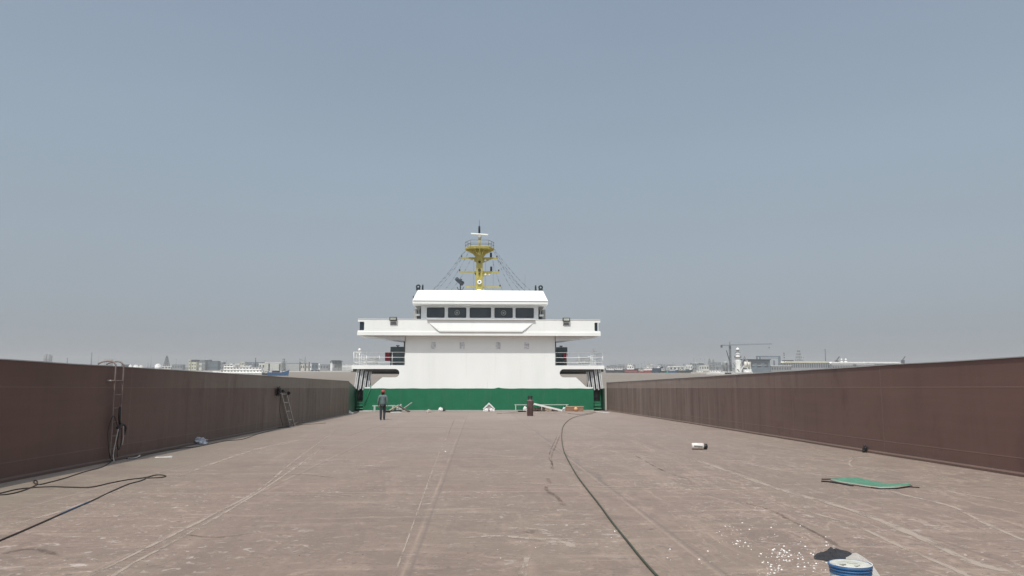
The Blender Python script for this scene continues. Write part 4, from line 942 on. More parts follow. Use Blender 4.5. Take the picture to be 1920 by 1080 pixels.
# heap of offcuts
hp = 'offcuts heaped in front of the green base'
plank('pale board propped at a slant on the heap right of the worker', (727, 773), (745, 771.5), .16, .06, .02, WOOD, hp, .38)
plank('black tarred board under the slanted pale board', (727, 773.5), (748, 772.5), .5, .14, 0, BLACK, hp)
plank('pale angle strip sticking up to the right out of the heap', (753, 772.5), (772, 771.2), .07, .07, .10, STEEL, hp, .62)
plank('dark board sloping down right from the top of the heap', (748, 772), (767, 773), .2, .06, .40, WOOD_D, hp, .02)
plank('short pale board on top of the heap', (744, 772.3), (752, 771.8), .12, .06, .22, STEEL, hp, .48)
plank('flat white board at the near foot of the heap', (735, 774), (750, 773.6), .4, .06, 0, RAG, hp)
for i, (x, y) in enumerate(((746, 771.0), (751, 771.2))): lump('lump_of_rag', ('grey lump perched left on the top of the heap', 'grey lump perched right on the top of the heap')[i], 'rag', x, y, .10, .1, .30, 21 + i, TR)
lump('bag', 'dusty pinkish bag left of the white bag at the green base', 'bag', 804, 774, .16, .14, .16, 25, paint('dusty_bag', (0.42, 0.36, 0.32)), .3)
lump('bag', 'white bag lying against the left half of the green base', 'bag', 826, 771.5, .16, .14, .20, 27, RAG, .3)
lump('rag', 'dark rag just right of the white bag at the green base', 'rag', 831, 771, .14, .14, .13, 28, DGREY, .4)
# tent-shaped white sheet over rocks
TS = thing('sheet_heap', 'white sheet folded like a small tent over lumps at the green base', 'sheet heap', tuple(G(917, 771.4)))
for sg in (-1, 1):
    mb = MB(); n = 8; rows = []
    for i in range(n + 1):
        u = i / n
        rows.append([mb.bm.verts.new((sg * u * .47, .0 + .5 * j / 4, .66 - .46 * u + .02 * noise.noise(Vector((u * 4, j, sg))))) for j in range(5)])
    for i in range(n):
        for j in range(4): mb.bm.faces.new([rows[i][j], rows[i][j + 1], rows[i + 1][j + 1], rows[i + 1][j]])
    o = mb.build('folded_sheet', RAG, TS); o.modifiers.new('s', 'SOLIDIFY').thickness = .09
mb = MB(); mb.prism([(-.42, 0), (.42, 0), (.42, .18), (0, .60), (-.42, .18)], .08, .12); mb.build('back_sheet', paint('grey_sheet', (0.45, 0.45, 0.44), 0.6, .2, 6), TS)
for i, (x, s) in enumerate(((-.20, .14), (.17, .15), (.0, .10), (.34, .10), (-.36, .09))):
    mb = crumple(41 + i, s, s * .8, s * 1.1, 3, .3); xform(mb, Matrix.Translation((x, .05, 0))); mb.build('lump', RAG if i != 2 else paint('brown_rock', (0.18, 0.13, 0.12)), TS)
# long planks in front
plank('long plank on the deck crossing behind the gas cylinder', (933, 775.2), (1062, 774.6), .20, .05, 0, paint('dusty_plank', (0.34, 0.28, 0.25), 0.8, .2, 4))
plank('short dark bar left of the gas cylinder foot', (972, 772.6), (985, 772.4), .2, .1, 0, BLACK)
plank('wide warped plank left of the gas cylinder', (932, 775.8), (970, 772.6), .16, .04, .0, paint('dusty_plank', (0.34, 0.28, 0.25)), None)
plank('white channel bar sloping down right from the gas cylinder', (1001, 772), (1054, 772), .12, .13, .52, RAG, None, .02, 'channel_bar', 'channel bar')
lump('bag', 'small white bag left of the gas cylinder', 'bag', 984.5, 770.8, .14, .12, .24, 51, RAG, .3)
lump('bag', 'small white bag at the foot of the white channel bar', 'bag', 1058.5, 770.8, .15, .12, .2, 52, RAG, .3)
for i, (x, lb) in enumerate(((1005, 'dark scrap just right of the gas cylinder'), (1016, 'brown scrap under the middle of the white channel bar'), (1027, 'yellowish scrap under the white channel bar'), (1040, 'dark scrap under the low end of the white channel bar'))):
    lump('scrap', lb, 'scrap', x, 771.2, .22, .15, .2, 60 + i, (WOOD_D, WOOD_D, WOOD, WOOD_D)[i], .5)
# box
bx_ = thing('wooden_crate', 'brown open crate against the right part of the green base', 'crate', tuple(G(1078, 771.3)))
CR = paint('brown_box_board', (0.26, 0.155, 0.10), 0.8, 0.2, 4); CRT = paint('pale_box_rim', (0.50, 0.36, 0.26), 0.8)
mb = MB(); mb.box(-.66, .66, 0, .03, 0, .34); mb.box(-.66, .66, .5, .53, 0, .34); mb.box(-.66, -.63, .031, .499, 0, .34); mb.box(.63, .66, .031, .499, 0, .34); mb.box(-.62, .62, .031, .499, .01, .03); mb.build('crate_side', CR, bx_)
mb = MB(); mb.box(-.68, .68, -.02, .0, .34, .38); mb.box(-.68, .68, .54, .56, .34, .38); mb.build('rim', CRT, bx_)
mb = MB(); mb.ball((.05, -.14, .17), .15, 12, 1.1); tag(mb.build('ball', paint('pale_orange_rubber', (0.62, 0.36, 0.19), 0.5), origin=(0, 0, 0), loc=tuple(G(1078, 771.3))), 'pale orange bundle in front of the brown crate', 'bundle')
plank('thin white board on the deck near the right wall end', (1118, 772.3), (1141, 774.5), .22, .03, 0, RAG)
# gas cylinder
gp = G(994, 780); GC = thing('gas_cylinder', 'dark brown gas cylinder with a black collar standing on the deck', 'gas cylinder', tuple(gp))
GM = paint('brown_cylinder_paint', (0.085, 0.048, 0.045), 0.5, 0.25, 3, dirt=(0.20, 0.17, 0.16))
mb = MB(); mb.lathe([(.185, 0), (.195, .02), (.195, .06), (.19, .08), (.20, .10), (.20, .92), (.195, .98), (.17, 1.03), (.12, 1.06), (.05, 1.07)], 28); mb.build('cylinder_body', GM, GC)
mb = MB(); mb.lathe([(.05, 1.06), (.05, 1.14), (.03, 1.16)], 12); mb.build('valve', STEEL, GC)
mb = MB(); mb.tube([(.03, 0, 1.15), (.16, -.02, 1.17)], .03, 8); mb.build('valve_outlet', STEEL, GC)
mb = MB()
for a in (0, math.pi): mb.torus((0, 0, 1.17), .14, .035, 'z', 10, a + .35, a + math.pi - .35)
for a in (.5, 2.2, 3.8, 5.4): mb.tube([(.14 * math.cos(a), .14 * math.sin(a), 1.0), (.14 * math.cos(a), .14 * math.sin(a), 1.25)], .025, 6)
mb.torus((0, 0, 1.25), .14, .028, 'z', 24)
mb.build('collar', BLACK, GC)
mb = MB(); mb.tube([(0, 0, .955), (0, 0, .985)], .203, 24, cap=False); mb.build('band', paint('pale_band', (0.30, 0.24, 0.23)), GC)

# ------------------------------------------------------------------ right side of the deck
bp = G(1311, 843); BT = thing('plastic_bottle', 'white plastic canister with a black end lying on its side', 'canister', tuple(bp), -.10)
WP = paint('dirty_white_plastic', (0.62, 0.58, 0.54), 0.5, 0.15, 8, dirt=(0.35, 0.3, 0.27))
mb = MB(); mb.tube([(-.215, 0, .095), (-.205, 0, .095), (-.19, 0, .095), (.10, 0, .095), (.13, 0, .092)], [.06, .085, .093, .093, .075], 20); mb.build('canister_body', WP, BT)
mb = MB(); mb.tube([(.131, 0, .09), (.145, 0, .09), (.225, 0, .088), (.235, 0, .088)], [.07, .08, .078, .05], 8); mb.build('end_cap', BLACK, BT)
mb = MB(); mb.beam((-.16, -.095, .11), (.08, -.096, .09), .006, .03); mb.build('label_strip', MGREY, BT)
lump('rubber_scrap', 'small black scrap at the foot of the right wall', 'scrap', 1622, 848.5, .06, .05, .12, 71, BLACK, .4)
# green plate with two bars
GPn = thing('green_plate', 'bright green curved sheet lying on the deck with a pale dusty edge', 'sheet', tuple(G(1628, 908)))
gc = G(1628, 908); GPM = paint('bright_green_sheet', (0.075, 0.215, 0.135), 0.45, 0.12, 5, dirt=(0.25, 0.29, 0.22))
tp = [(1558, 902.5), (1590, 898.8), (1612, 899), (1640, 905), (1668, 909.5), (1690, 909.5), (1706, 911.5)]
bt = [(1558, 902.9), (1578, 906.8), (1602, 910.5), (1632, 915), (1650, 917), (1680, 916.5), (1708, 912.5)]
mb = MB(); ro = []
for i in range(7):
    h = .02 + .035 * abs(i - 3) / 3 if i > 2 else .02 + .01 * (2 - i)
    a = G(*tp[i]) - gc; b = G(*bt[i]) - gc
    ro.append([mb.bm.verts.new((a.x + (b.x - a.x) * k / 4, a.y + (b.y - a.y) * k / 4, h + .012 * math.sin(k * 1.2 + i))) for k in range(5)])
for i in range(6):
    for k in range(4): mb.bm.faces.new([ro[i][k], ro[i + 1][k], ro[i + 1][k + 1], ro[i][k + 1]])
o = mb.build('sheet', GPM, GPn); sm = o.modifiers.new('s', 'SOLIDIFY'); sm.thickness = .012; sm.offset = 1
mb = MB(); mb.tube([Vector(G(*q) - gc) + Vector((0, 0, .022)) for q in bt], .016, 6); mb.build('sheet_edge', paint('dusty_edge', (0.36, 0.33, 0.28)), GPn)
mb = MB(); mb.tube([Vector(G(*q) - gc) + Vector((0, -.03, .010)) for q in bt[3:]], .014, 6); mb.build('underside_edge', BLACK, GPn)
def bar(label, pts, r, mat):
    mb = MB(); mb.tube([G(*q) + Vector((0, 0, r)) for q in pts], r, 6); return tag(mb.build('steel_bar', mat), label, 'bar')
bar('thin dark bar behind the left end of the green sheet', [(1541, 899.8), (1566, 899.4), (1588, 898.2), (1612, 899)], .014, WOOD_D)
bar('thin black bar in front of the left end of the green sheet', [(1540, 903.6), (1552, 904.2), (1572, 907.4), (1600, 912)], .014, BLACK)
bar('short dark bar sticking out beyond the right end of the green sheet', [(1706, 914), (1724, 915.2)], .012, WOOD_D)
# bucket
top_c = Vector((0, 0, 0)); zb = .40; bk = G(1594, 1057, zb); bk.z = 0
BU = thing('paint_bucket', 'blue and white paint bucket with a dusty lid at the bottom edge', 'bucket', tuple(bk), math.radians(8))
R = .153
BLU = paint('blue_bucket_plastic', (0.035, 0.13, 0.30), 0.4, 0.2, 7, dirt=(0.15, 0.2, 0.28)); LBL = paint('pale_bucket_label', (0.52, 0.58, 0.60), 0.4, 0.1, 7, dirt=(0.35, 0.36, 0.34))
mb = MB(); mb.lathe([(R * .86, 0), (R * .865, .01), (R * .97, .30), (R * .978, .334)], 48); mb.build('bucket_body', LBL, BU)
mb = MB(); mb.lathe([(R * .978, .3345), (R * 1.0, .336), (R * 1.0, .345), (R * .985, .348), (R * .985, .358), (R * 1.02, .361), (R * 1.02, .369), (R * .995, .372), (R * .995, .376)], 48); mb.build('rim_band', BLU, BU)
LID = paint('dusty_lid_plastic', (0.47, 0.47, 0.41), 0.5, 0.2, 14, bump=.3, dirt=(0.30, 0.27, 0.22))
mb = MB(); mb.lathe([(R * 1.0, .376), (R * 1.035, .380), (R * 1.045, .390), (R * 1.035, .399), (R * 1.01, .402), (R * .985, .399), (R * .975, .392)], 48); mb.build('lid_edge', BLU, BU)
mb = MB(); mb.lathe([(R * .975, .393), (R * .974, .401), (R * .95, .4005), (R * .94, .3985), (R * .60, .397), (R * .58, .3995), (R * .02, .4005)], 48); mb.build('lid', LID, BU)
mb = MB(); mb.torus((0, 0, .4055), R * 1.02, .005, 'z', 40, -2.9, -.1, 6); mb.build('lid_highlight_ring', paint('pale_ring', (0.6, 0.62, 0.6)), BU)
mb = MB(); mb.prism([(-.012, -.10), (.035, -.075), (.03, -.06), (-.02, -.082)], .4015, .409, 'z'); mb.box(-.10, -.05, -.02, -.008, .4015, .407)
mb.prism([(.0, .0), (.055, -.02), (.06, .0), (.035, .012), (.04, .028), (-.01, .03)], .4015, .407, 'z'); mb.build('pull_tab', LID, BU)
mb = MB(); mb.box(-.098, -.060, -.040, -.030, .4015, .4040); mb.build('lid_slot', DGREY, BU)
mb = MB()
for a in (-1.75, -.8): 
    mb.tube([(R * .985 * math.cos(a), R * .985 * math.sin(a), .27), (R * .93 * math.cos(a), R * .93 * math.sin(a), .12)], .003, 5)
mb.build('label_edge', DGREY, BU)
# black rag and white sack behind bucket
def sheetlump(name, label, cat, pts, h, seed, mat, n=26, group=None):
    """crumpled cloth with a ragged outline given on the deck"""
    P = [G(*q) for q in pts]; c = sum(P, Vector()) / len(P); P = [p - c for p in P]
    mb = MB(); sp = smoothpts(P + [P[0]], 6)[:-1]; m = len(sp); rings = []; K = 9
    for k in range(K + 1):
        u = 1 - k / K; ring = []
        for i, q in enumerate(sp):
            d = Vector((q.x * u, q.y * u, 0)); w2 = noise.noise(Vector((d.x * 9, d.y * 9, seed))) + .6 * noise.noise(Vector((d.x * 22, d.y * 22, seed + 3)))
            z = h * (1 - u ** 3) * (.55 + 1.0 * w2) + .006
            ring.append(mb.bm.verts.new((d.x, d.y, max(.003, z))) )
        rings.append(ring)
        if k == K - 1: break
    for a, b in zip(rings, rings[1:]):
        for i in range(m): mb.bm.faces.new([a[i], a[(i + 1) % m], b[(i + 1) % m], b[i]])
    mb.bm.faces.new(rings[-1]); mb.bm.faces.new(rings[0][::-1])
    o = mb.build(name, mat); o.location = c; return tag(o, label, cat, group)
sheetlump('black_cloth', 'crumpled black cloth behind the paint bucket', 'cloth', [(1526, 1044), (1533, 1038), (1543, 1036), (1551, 1033), (1568, 1031), (1588, 1034), (1598, 1040), (1592, 1046), (1572, 1050), (1555, 1053), (1540, 1050), (1528, 1049)], .038, 4, paint('black_cloth_fabric', (0.022, 0.022, 0.025), 0.85, 0.5, 16, bump=.6))
sheetlump('white_sack', 'pale flattened sack lying right behind the paint bucket', 'sack', [(1584, 1044), (1603, 1037.5), (1612, 1041), (1628, 1052), (1640, 1066), (1652, 1084), (1660, 1100), (1620, 1100), (1600, 1075)], .016, 9, paint('pale_sack_cloth', (0.40, 0.37, 0.33), 0.6, 0.15, 10, bump=.5))
# swept dust lines and drag marks lying on the plating (part of the deck)
def mark_mat(name, col, lo, hi, amt):
    m, nt_, b = new_mat(name); t = NT(nt_); co = t.obj()
    at = t.n('ShaderNodeAttribute', attribute_name='edge'); f = t.noise(t.mapping(co, (1, .35, 1)), 5.0, 8, 0.72, .4)
    al = t.math('MULTIPLY', t.math('MULTIPLY', t.ramp(f, lo, hi), t.ramp(at.outputs['Fac'], 0.0, 0.8)), amt)
    t.set(b.inputs['Base Color'], (*col, 1)); b.inputs['Roughness'].default_value = .85; b.inputs['Specular IOR Level'].default_value = .2
    t.set(b.inputs['Alpha'], al); return m
def marks(name, mat, lines, z):
    mb = MB(); ly = mb.bm.verts.layers.float.new('edge')
    for wd, pts in lines:
        P = smoothpts([G(*q) for q in pts], 10); prev = None
        for i, p in enumerate(P):
            d = (P[min(i + 1, len(P) - 1)] - P[max(i - 1, 0)]).normalized(); a = Vector((-d.y, d.x, 0)); w2 = wd * 1.35 * (.45 + .9 * abs(noise.noise(Vector((i * .35, wd * 50, pts[0][0]))))) ; fade = min(1, i / 5, (len(P) - 1 - i) / 5)
            row = []
            for k in (-1, -.4, .4, 1):
                v = mb.bm.verts.new((p.x + a.x * w2 * k, p.y + a.y * w2 * k, z)); v[ly] = (0 if abs(k) == 1 else 1) * fade; row.append(v)
            if prev:
                for k in range(3): mb.bm.faces.new([prev[k], prev[k + 1], row[k + 1], row[k]])
            prev = row
    o = mb.build(name, mat); o.parent = deck; return o
marks('dust_lines', mark_mat('pale_dust', (0.37, 0.305, 0.255), .36, .52, .85), [
    (.09, [(1290, 858), (1370, 885), (1460, 917), (1575, 950), (1660, 980), (1740, 1015), (1825, 1055), (1910, 1075), (2000, 1100)]),
    (.06, [(1540, 905), (1640, 915), (1710, 932), (1785, 950), (1835, 975), (1900, 1005), (1990, 1040)]),
    (.05, [(1500, 955), (1600, 985), (1700, 1030), (1790, 1068), (1850, 1100)]),
    (.05, [(1240, 790), (1330, 812), (1440, 835), (1560, 852), (1650, 862), (1760, 870)]), (.05, [(1350, 855), (1440, 878), (1530, 890), (1600, 893)]),
    (.05, [(1700, 905), (1780, 922), (1850, 934), (1960, 952)]), (.04, [(1560, 868), (1590, 862), (1600, 858), (1592, 870), (1610, 878), (1680, 884)]),
    (.030, [(640, 800), (560, 858), (490, 915), (400, 965), (290, 1020), (200, 1065), (120, 1105)]), (.035, [(620, 830), (520, 900), (440, 950), (340, 1008), (240, 1062), (170, 1110)]),
    (.035, [(440, 930), (600, 928), (760, 927), (900, 930)]), (.05, [(250, 910), (180, 935), (110, 960), (20, 985)]), (.08, [(330, 895), (420, 862), (500, 838), (600, 818)]),
    (.07, [(960, 905), (1100, 912), (1280, 915), (1420, 922)]), (.10, [(700, 802), (800, 801), (900, 805), (940, 805)]), (.09, [(840, 848), (900, 852), (980, 858), (1060, 862)]),
    (.10, [(860, 1010), (930, 1005), (1000, 1010), (1070, 1012)]), (.09, [(1010, 1015), (1060, 1018), (1080, 1030)]), (.05, [(990, 1040), (985, 1060), (980, 1095)]),
    (.014, [(735, 1090), (765, 1010), (790, 940), (812, 880), (832, 830), (852, 790)]), (.06, [(1120, 850), (1160, 848), (1200, 855), (1240, 862)]), (.05, [(1050, 845), (1090, 842), (1110, 838)])], .003)
marks('drag_marks', mark_mat('dark_scrape', (0.085, 0.065, 0.052), .40, .62, .50), [
    (.03, [(1052, 812), (1042, 836), (1034, 858), (1038, 885)]), (.025, [(1046, 815), (1030, 852), (1036, 870), (1032, 880)]), (.05, [(1026, 896), (1030, 905), (1024, 918), (1046, 934), (1058, 952)]),
    (.035, [(1180, 848), (1205, 862), (1230, 876), (1265, 892), (1300, 900)]), (.04, [(1380, 940), (1440, 955), (1480, 975), (1540, 1005), (1580, 1030)]), (.02, [(640, 823), (690, 805), (748, 790)]),
    (.02, [(853, 785), (846, 800), (838, 825)]), (.05, [(980, 996), (996, 1000), (1000, 993)]), (.03, [(1210, 994), (1230, 992)]), (.03, [(870, 908), (885, 907)]), (.03, [(330, 1000), (400, 1008), (480, 1000)]),
    (.06, [(0, 1040), (60, 1030), (120, 1045)]), (.05, [(480, 895), (560, 890), (640, 898)])], .006)
# foam crumbs
CM = paint('white_foam', (0.78, 0.76, 0.73), 0.7, 0.05, 9)
mb = MB(); r2 = random.Random(5)
def crumb(px_, py_, s):
    q = G(px_, py_); n = 6; a0 = r2.uniform(0, 6.3)
    lo = mb.verts([(q.x + s * r2.uniform(.7, 1.2) * math.cos(a0 + k * 1.047), q.y + s * r2.uniform(.6, 1.1) * math.sin(a0 + k * 1.047), .001) for k in range(n)])
    hi = mb.verts([(q.x + (v.co.x - q.x) * .7, q.y + (v.co.y - q.y) * .7, s * r2.uniform(.5, .9)) for v in lo])
    for k in range(n): mb.bm.faces.new([lo[k], lo[(k + 1) % n], hi[(k + 1) % n], hi[k]])
    mb.bm.faces.new(hi)
for cx_, cy_, sx_, sy_, n in ((1375, 995, 12, 9, 22), (1392, 1018, 14, 6, 26), (1470, 1035, 26, 6, 40), (1490, 1048, 34, 9, 60), (1448, 1066, 14, 9, 40), (1535, 1060, 26, 20, 26), (1370, 990, 60, 40, 22), (1450, 1030, 60, 28, 40), (1548, 1022, 6, 3, 5), (1255, 1048, 4, 1.5, 4), (1158, 995, 6, 1.5, 6), (945, 1035, 40, 12, 5), (835, 845, 3, 3, 5), (1120, 1020, 60, 40, 8), (1290, 1060, 40, 20, 8)):
    for _ in range(int(n * .75)): crumb(r2.gauss(cx_, sx_), min(1095, r2.gauss(cy_, sy_)), r2.choice((.004, .005, .007, .012)) * (1.6 if cy_ < 900 else 1))
tag(mb.build('foam_crumbs', CM), 'white foam crumbs scattered on the deck left of the paint bucket', 'foam crumbs', kind='stuff')
mb = MB()
for _ in range(150):
    px_ = r2.uniform(150, 1900); py_ = r2.uniform(840, 1078); 
    if px_ < 450 and py_ < 930: continue
    crumb(px_, py_, r2.choice((.003, .004, .006)))
tag(mb.build('grit', paint('dark_grit', (0.07, 0.055, 0.05), 0.9)), 'dark grit and slag bits strewn over the whole deck', 'grit', kind='stuff')

# ------------------------------------------------------------------ FAR SHORE
def P2(name, c, var=.12): return paint(name, c, 0.7, var, 0.2)
F_W = P2('far_white', (0.84, 0.84, 0.81)); F_WG = P2('far_warm_white', (0.64, 0.62, 0.56)); F_G = P2('far_grey', (0.27, 0.28, 0.28)); F_DG = P2('far_dark_grey', (0.045, 0.05, 0.058)); F_BG = P2('far_blue_grey', (0.14, 0.18, 0.21))
F_RED = P2('far_red', (0.32, 0.07, 0.06)); F_BLUE = P2('far_blue', (0.03, 0.11, 0.24)); F_NAVY = P2('far_navy', (0.03, 0.055, 0.09)); F_Y = P2('far_cream', (0.60, 0.58, 0.44)); F_TEAL = P2('far_green', (0.03, 0.22, 0.16)); F_T = P2('far_tree_green', (0.06, 0.075, 0.055), .3)
F_WIN = glass_mat('far_window', (0.05, 0.06, 0.07), .3)
def fthing(name, label, cat, px_, D, py_base=None, group=None, z=1.4):
    x, zz = FW(px_, py_base or 690, D)
    return thing(name, label, cat, (x, D, z if py_base is None else zz), 0, group, far=True)
def fx(px_, D, px0): return FW(px_, 690, D)[0] - FW(px0, 690, D)[0]
def fz(py_, D, px_): return FW(px_, py_, D)[1]
def building(px0, px1, pt, D, mat, label, roof=None, rows=1, dep=12, name='building', base=1.2, group=None, gable=False, cat='building', nwin=None):
    t_ = fthing(name, label, cat, (px0 + px1) / 2, D, group=group, z=0); c = (px0 + px1) / 2
    x0, x1, zt = fx(px0, D, c), fx(px1, D, c), fz(pt, D, c)
    rh = .16 * (zt - base)
    mb = MB(); mb.box(x0, x1, 0, dep, base - 1.2, zt - (rh if gable else 0)); mb.build('wall', mat, t_)
    mb = MB()
    if gable: mb.prism([(x0 - .4, zt - rh + .01), (x1 + .4, zt - rh + .01), (x1 - .2 * (x1 - x0) * .3, zt), (x0 + .2 * (x1 - x0) * .3, zt)], -.5, dep + .5)
    else: mb.box(x0 - .3, x1 + .3, -.3, dep + .3, zt + .01, zt + .5)
    mb.build('roof', roof or F_G, t_)
    H_ = zt - base; L_ = x1 - x0; k = nwin or max(2, min(12, int(L_ / 5)))
    for r in range(rows):
        mb = MB(); z = base + H_ * (r + .45) / (rows + .1)
        for i in range(k):
            xa = x0 + L_ * (i + .25) / k; mb.box(xa, xa + L_ * .5 / k, -.12, .02, z, z + H_ * .38 / rows)
            if k <= 5: mb.build('window', F_WIN, t_); mb = MB()
        if k > 5: mb.build('window_row', F_WIN, t_)
    return t_
def pole(px_, pt, D, label, w_=.8, mat=F_DG, name='chimney', cat='chimney', base=1, w2=None, group=None):
    t_ = fthing(name, label, cat, px_, D, z=0, group=group); zt = fz(pt, D, px_); mb = MB(); mb.tube([(0, 0, base - 1), (0, 0, zt)], [w_, w2 or w_ * .6], 10); mb.build('shaft', mat, t_)
    mb = MB(); mb.tube([(0, 0, zt - w_), (0, 0, zt)], [(w2 or w_ * .6) * 1.5] * 2, 10); mb.build('cap', mat, t_); return t_
def lattice(px_, pt, D, label, w_, mat=F_DG, name='lattice_tower', group=None, n=7, prof=None):
    t_ = fthing(name, label, 'lattice tower', px_, D, z=0, group=group); zt = fz(pt, D, px_); mb = MB(); W = lambda u: w_ * (1 - u * .85)
    for k in range(n):
        u, v = k / n, (k + 1) / n
        for sx, sy in ((-1, -1), (1, -1), (1, 1), (-1, 1)):
            mb.tube([(sx * W(u), sy * W(u), u * zt), (sx * W(v), sy * W(v), v * zt)], w_ * .10, 5)
            mb.tube([(sx * W(u), sy * W(u), u * zt), (-sx * W(v) * (1 if sy > 0 else 1), sy * W(v), v * zt)], w_ * .07, 4)
    mb.build('lattice', mat, t_); mb = MB(); mb.tube([(0, 0, zt * .98), (0, 0, zt * 1.08)], w_ * .1, 5); mb.build('tip', mat, t_); return t_
def tank(px0, px1, pt, D, label, mat=F_W, dome=True, group=None):
    c = (px0 + px1) / 2; t_ = fthing('storage_tank', label, 'storage tank', c, D, z=0, group=group); r = abs(fx(px1, D, px0)) / 2; zt = fz(pt, D, c)
    mb = MB(); mb.lathe([(r, 0), (r, zt * .8)], 20); mb.build('shell', mat, t_); mb = MB(); mb.lathe([(r * 1.02, zt * .8 + .02), (r * .6, zt * .95), (.05, zt)], 20); mb.build('roof', mat, t_)
# skyline far away, left to right
D1 = 2600
for px0, lb in ((80.5, 'left one of the twin hazy towers above the left wall'), (86.8, 'right one of the twin hazy towers above the left wall')):
    t_ = building(px0, px0 + 4.2, 667, D1, F_G, lb, F_G, 1, 20, 'tower_block', 1, 'twin towers', nwin=2)
    x = fx(px0 + 2.1, D1, px0 + 2.1); z = fz(667, D1, px0); mb = MB(); mb.box(-2.5, 2.5, 2, 12, z + .5, z + 5); mb.build('roof_crown', F_G, t_)
pole(125.3, 671, D1, 'short hazy chimney right of the twin towers', 1.8)
pole(170.5, 661, D1, 'tall thin chimney left of the hooked ladder', 2.0)
pole(183.3, 667, D1, 'thin pale chimney just left of the hooked ladder', 1.5, F_G)
building(194, 205, 674.5, D1, F_G, 'hazy grey block just behind the hooked ladder top', None, 2, 25, nwin=3)
pole(282.5, 668, D1, 'slender hazy mast between the two white tanks groups', 1.4, F_G, 'mast', 'mast')
lattice(312, 668, 1900, 'dark lattice tower left of the cream building', 7)
pole(329.5, 673, 1900, 'thin mast right of the dark lattice tower', 1.2, F_G, 'mast', 'mast'); pole(277, 680, 1500, 'stub mast beside the domed tank', .9, F_G, 'mast', 'mast')
tank(241.5, 247.5, 683.8, 1500, 'small white tank at the left end of the tank row', F_W); tank(250, 259.5, 684.2, 1500, 'wide white tank in the middle of the tank row'); tank(261, 268, 684.5, 1500, 'grey white tank in the tank row', F_WG)
tank(290.5, 302, 682, 1450, 'largest white domed tank right of the tank row'); building(227, 240, 684, 1600, F_DG, 'dark shed left of the white tank row', F_DG, 1, 14, nwin=3)
building(303, 320, 686.5, 1500, F_WG, 'low pale shed beside the largest domed tank', F_W, 1, 14, gable=True); building(322, 342, 684, 1500, F_G, 'low grey shed under the thin mast', F_BG, 1, 14)
D2 = 1300
building(353.5, 357, 675, D2, F_Y, 'narrow cream stair tower at the left end of the cream building', F_W, 3, 14, 'tower_block', nwin=1)
building(358.5, 368, 674.6, D2, F_Y, 'cream building with an arched grey roof', F_DG, 3, 14, 'apartment_building', gable=True, nwin=2)
building(368.5, 384, 675.5, D2 + 30, F_G, 'long grey block right of the cream building', F_BG, 3, 14, nwin=5)
building(373, 378, 681.5, D2 - 40, F_WG, 'small pale house in front of the long grey block', F_W, 1, 10, nwin=2)
building(384.5, 392, 674.5, D2 + 60, F_BG, 'blue grey block with a white roof box', F_W, 3, 14, nwin=3)
building(392.5, 408, 677.5, D2 + 40, F_BG, 'wide blue grey block left of the ferry', F_DG, 2, 14, nwin=5)
building(409, 418, 679, D2 + 90, F_G, 'pale grey block above the bow of the ferry', F_W, 2, 14, nwin=3)
building(430.5, 435.5, 681.5, 1180, F_W, 'small white house just behind the ferry bridge', F_W, 1, 9, nwin=2)
building(441, 449, 682, 1180, F_WG, 'warm white house behind the ferry, lower of the pair', F_WG, 1, 9, nwin=3)
building(450, 458.5, 679, 1180, F_WG, 'warm white house behind the ferry, taller of the pair', F_WG, 2, 9, nwin=3)
building(459, 492, 679.5, 1420, F_BG, 'long hazy grey shed behind the ferry stern', F_BG, 1, 20)
pole(423.5, 676, D2, 'thin hazy mast above the ferry wheelhouse', .7, F_G, 'mast', 'mast'); pole(478.8, 671, 1420, 'tall dark chimney above the ferry stern', 1.1, F_DG); pole(496, 675, 1420, 'thin mast right of the ferry', .7, F_G, 'mast', 'mast')
# big warehouse
building(485, 496.5, 681.5, 1150, F_WG, 'low pale annex left of the big pale warehouse', F_W, 1, 12, nwin=2)
WHT = building(496.8, 527, 680.2, 1120, paint('warehouse_sheet', (0.47, 0.49, 0.45), 0.7, .08, .2), 'big pale warehouse with dark corner pillars on the left bank', F_W, 0, 24, 'warehouse', .4, nwin=2)
for px_ in (504.5, 524.5):
    x = fx(px_, 1120, (496.8 + 527) / 2); mb = MB(); mb.box(x - .9, x + .9, -.6, -.15, 0, fz(682, 1120, px_)); mb.build('pillar', F_DG, WHT)
t_ = building(529, 532.6, 673.5, 1150, F_G, 'slim grey concrete tower beside the big pale warehouse', F_DG, 1, 4, 'concrete_tower', nwin=1); pole(536, 676.5, 1250, 'small ball mast right of the slim concrete tower', .5, F_DG, 'mast', 'mast')
building(536, 561.5, 681.5, 1140, P2('far_pale_shed', (0.40, 0.41, 0.41)), 'long pale shed right of the slim concrete tower', F_G, 0, 20, 'shed', .6, nwin=2)
for a, b, lb in ((563.5, 571, 'pale bay of the pier shed, left of the pair'), (573.5, 578.5, 'pale bay of the pier shed, right of the pair')): building(a, b, 682.5, 1140, F_WG, lb, F_DG, 1, 14, 'shed', .6, nwin=2)
for px_, pt in ((562.3, 679.5), (572.3, 681), (579.6, 679)): pole(px_, pt, 1130, {562.3: 'dark pillar at the left end of the pier shed', 572.3: 'dark pillar between the pier shed bays', 579.6: 'dark pillar at the right end of the pier shed'}[px_], .75, F_DG, 'pillar', 'pillar', 1, .75)
building(581, 583.5, 683, 1130, F_W, 'narrow white kiosk beside the dark pillar', F_W, 1, 5, 'kiosk', nwin=1)
building(583.8, 596.5, 681, 1160, F_BG, 'teal grey block on the left bank', F_BG, 1, 14, nwin=2); building(597, 599.5, 681.5, 1140, F_W, 'white gate post of the teal grey block', F_W, 1, 3, 'gate_post', nwin=1, cat='gate post')
building(600, 616, 684, 1350, F_G, 'low far shed left of the pavilion', F_BG, 1, 12)
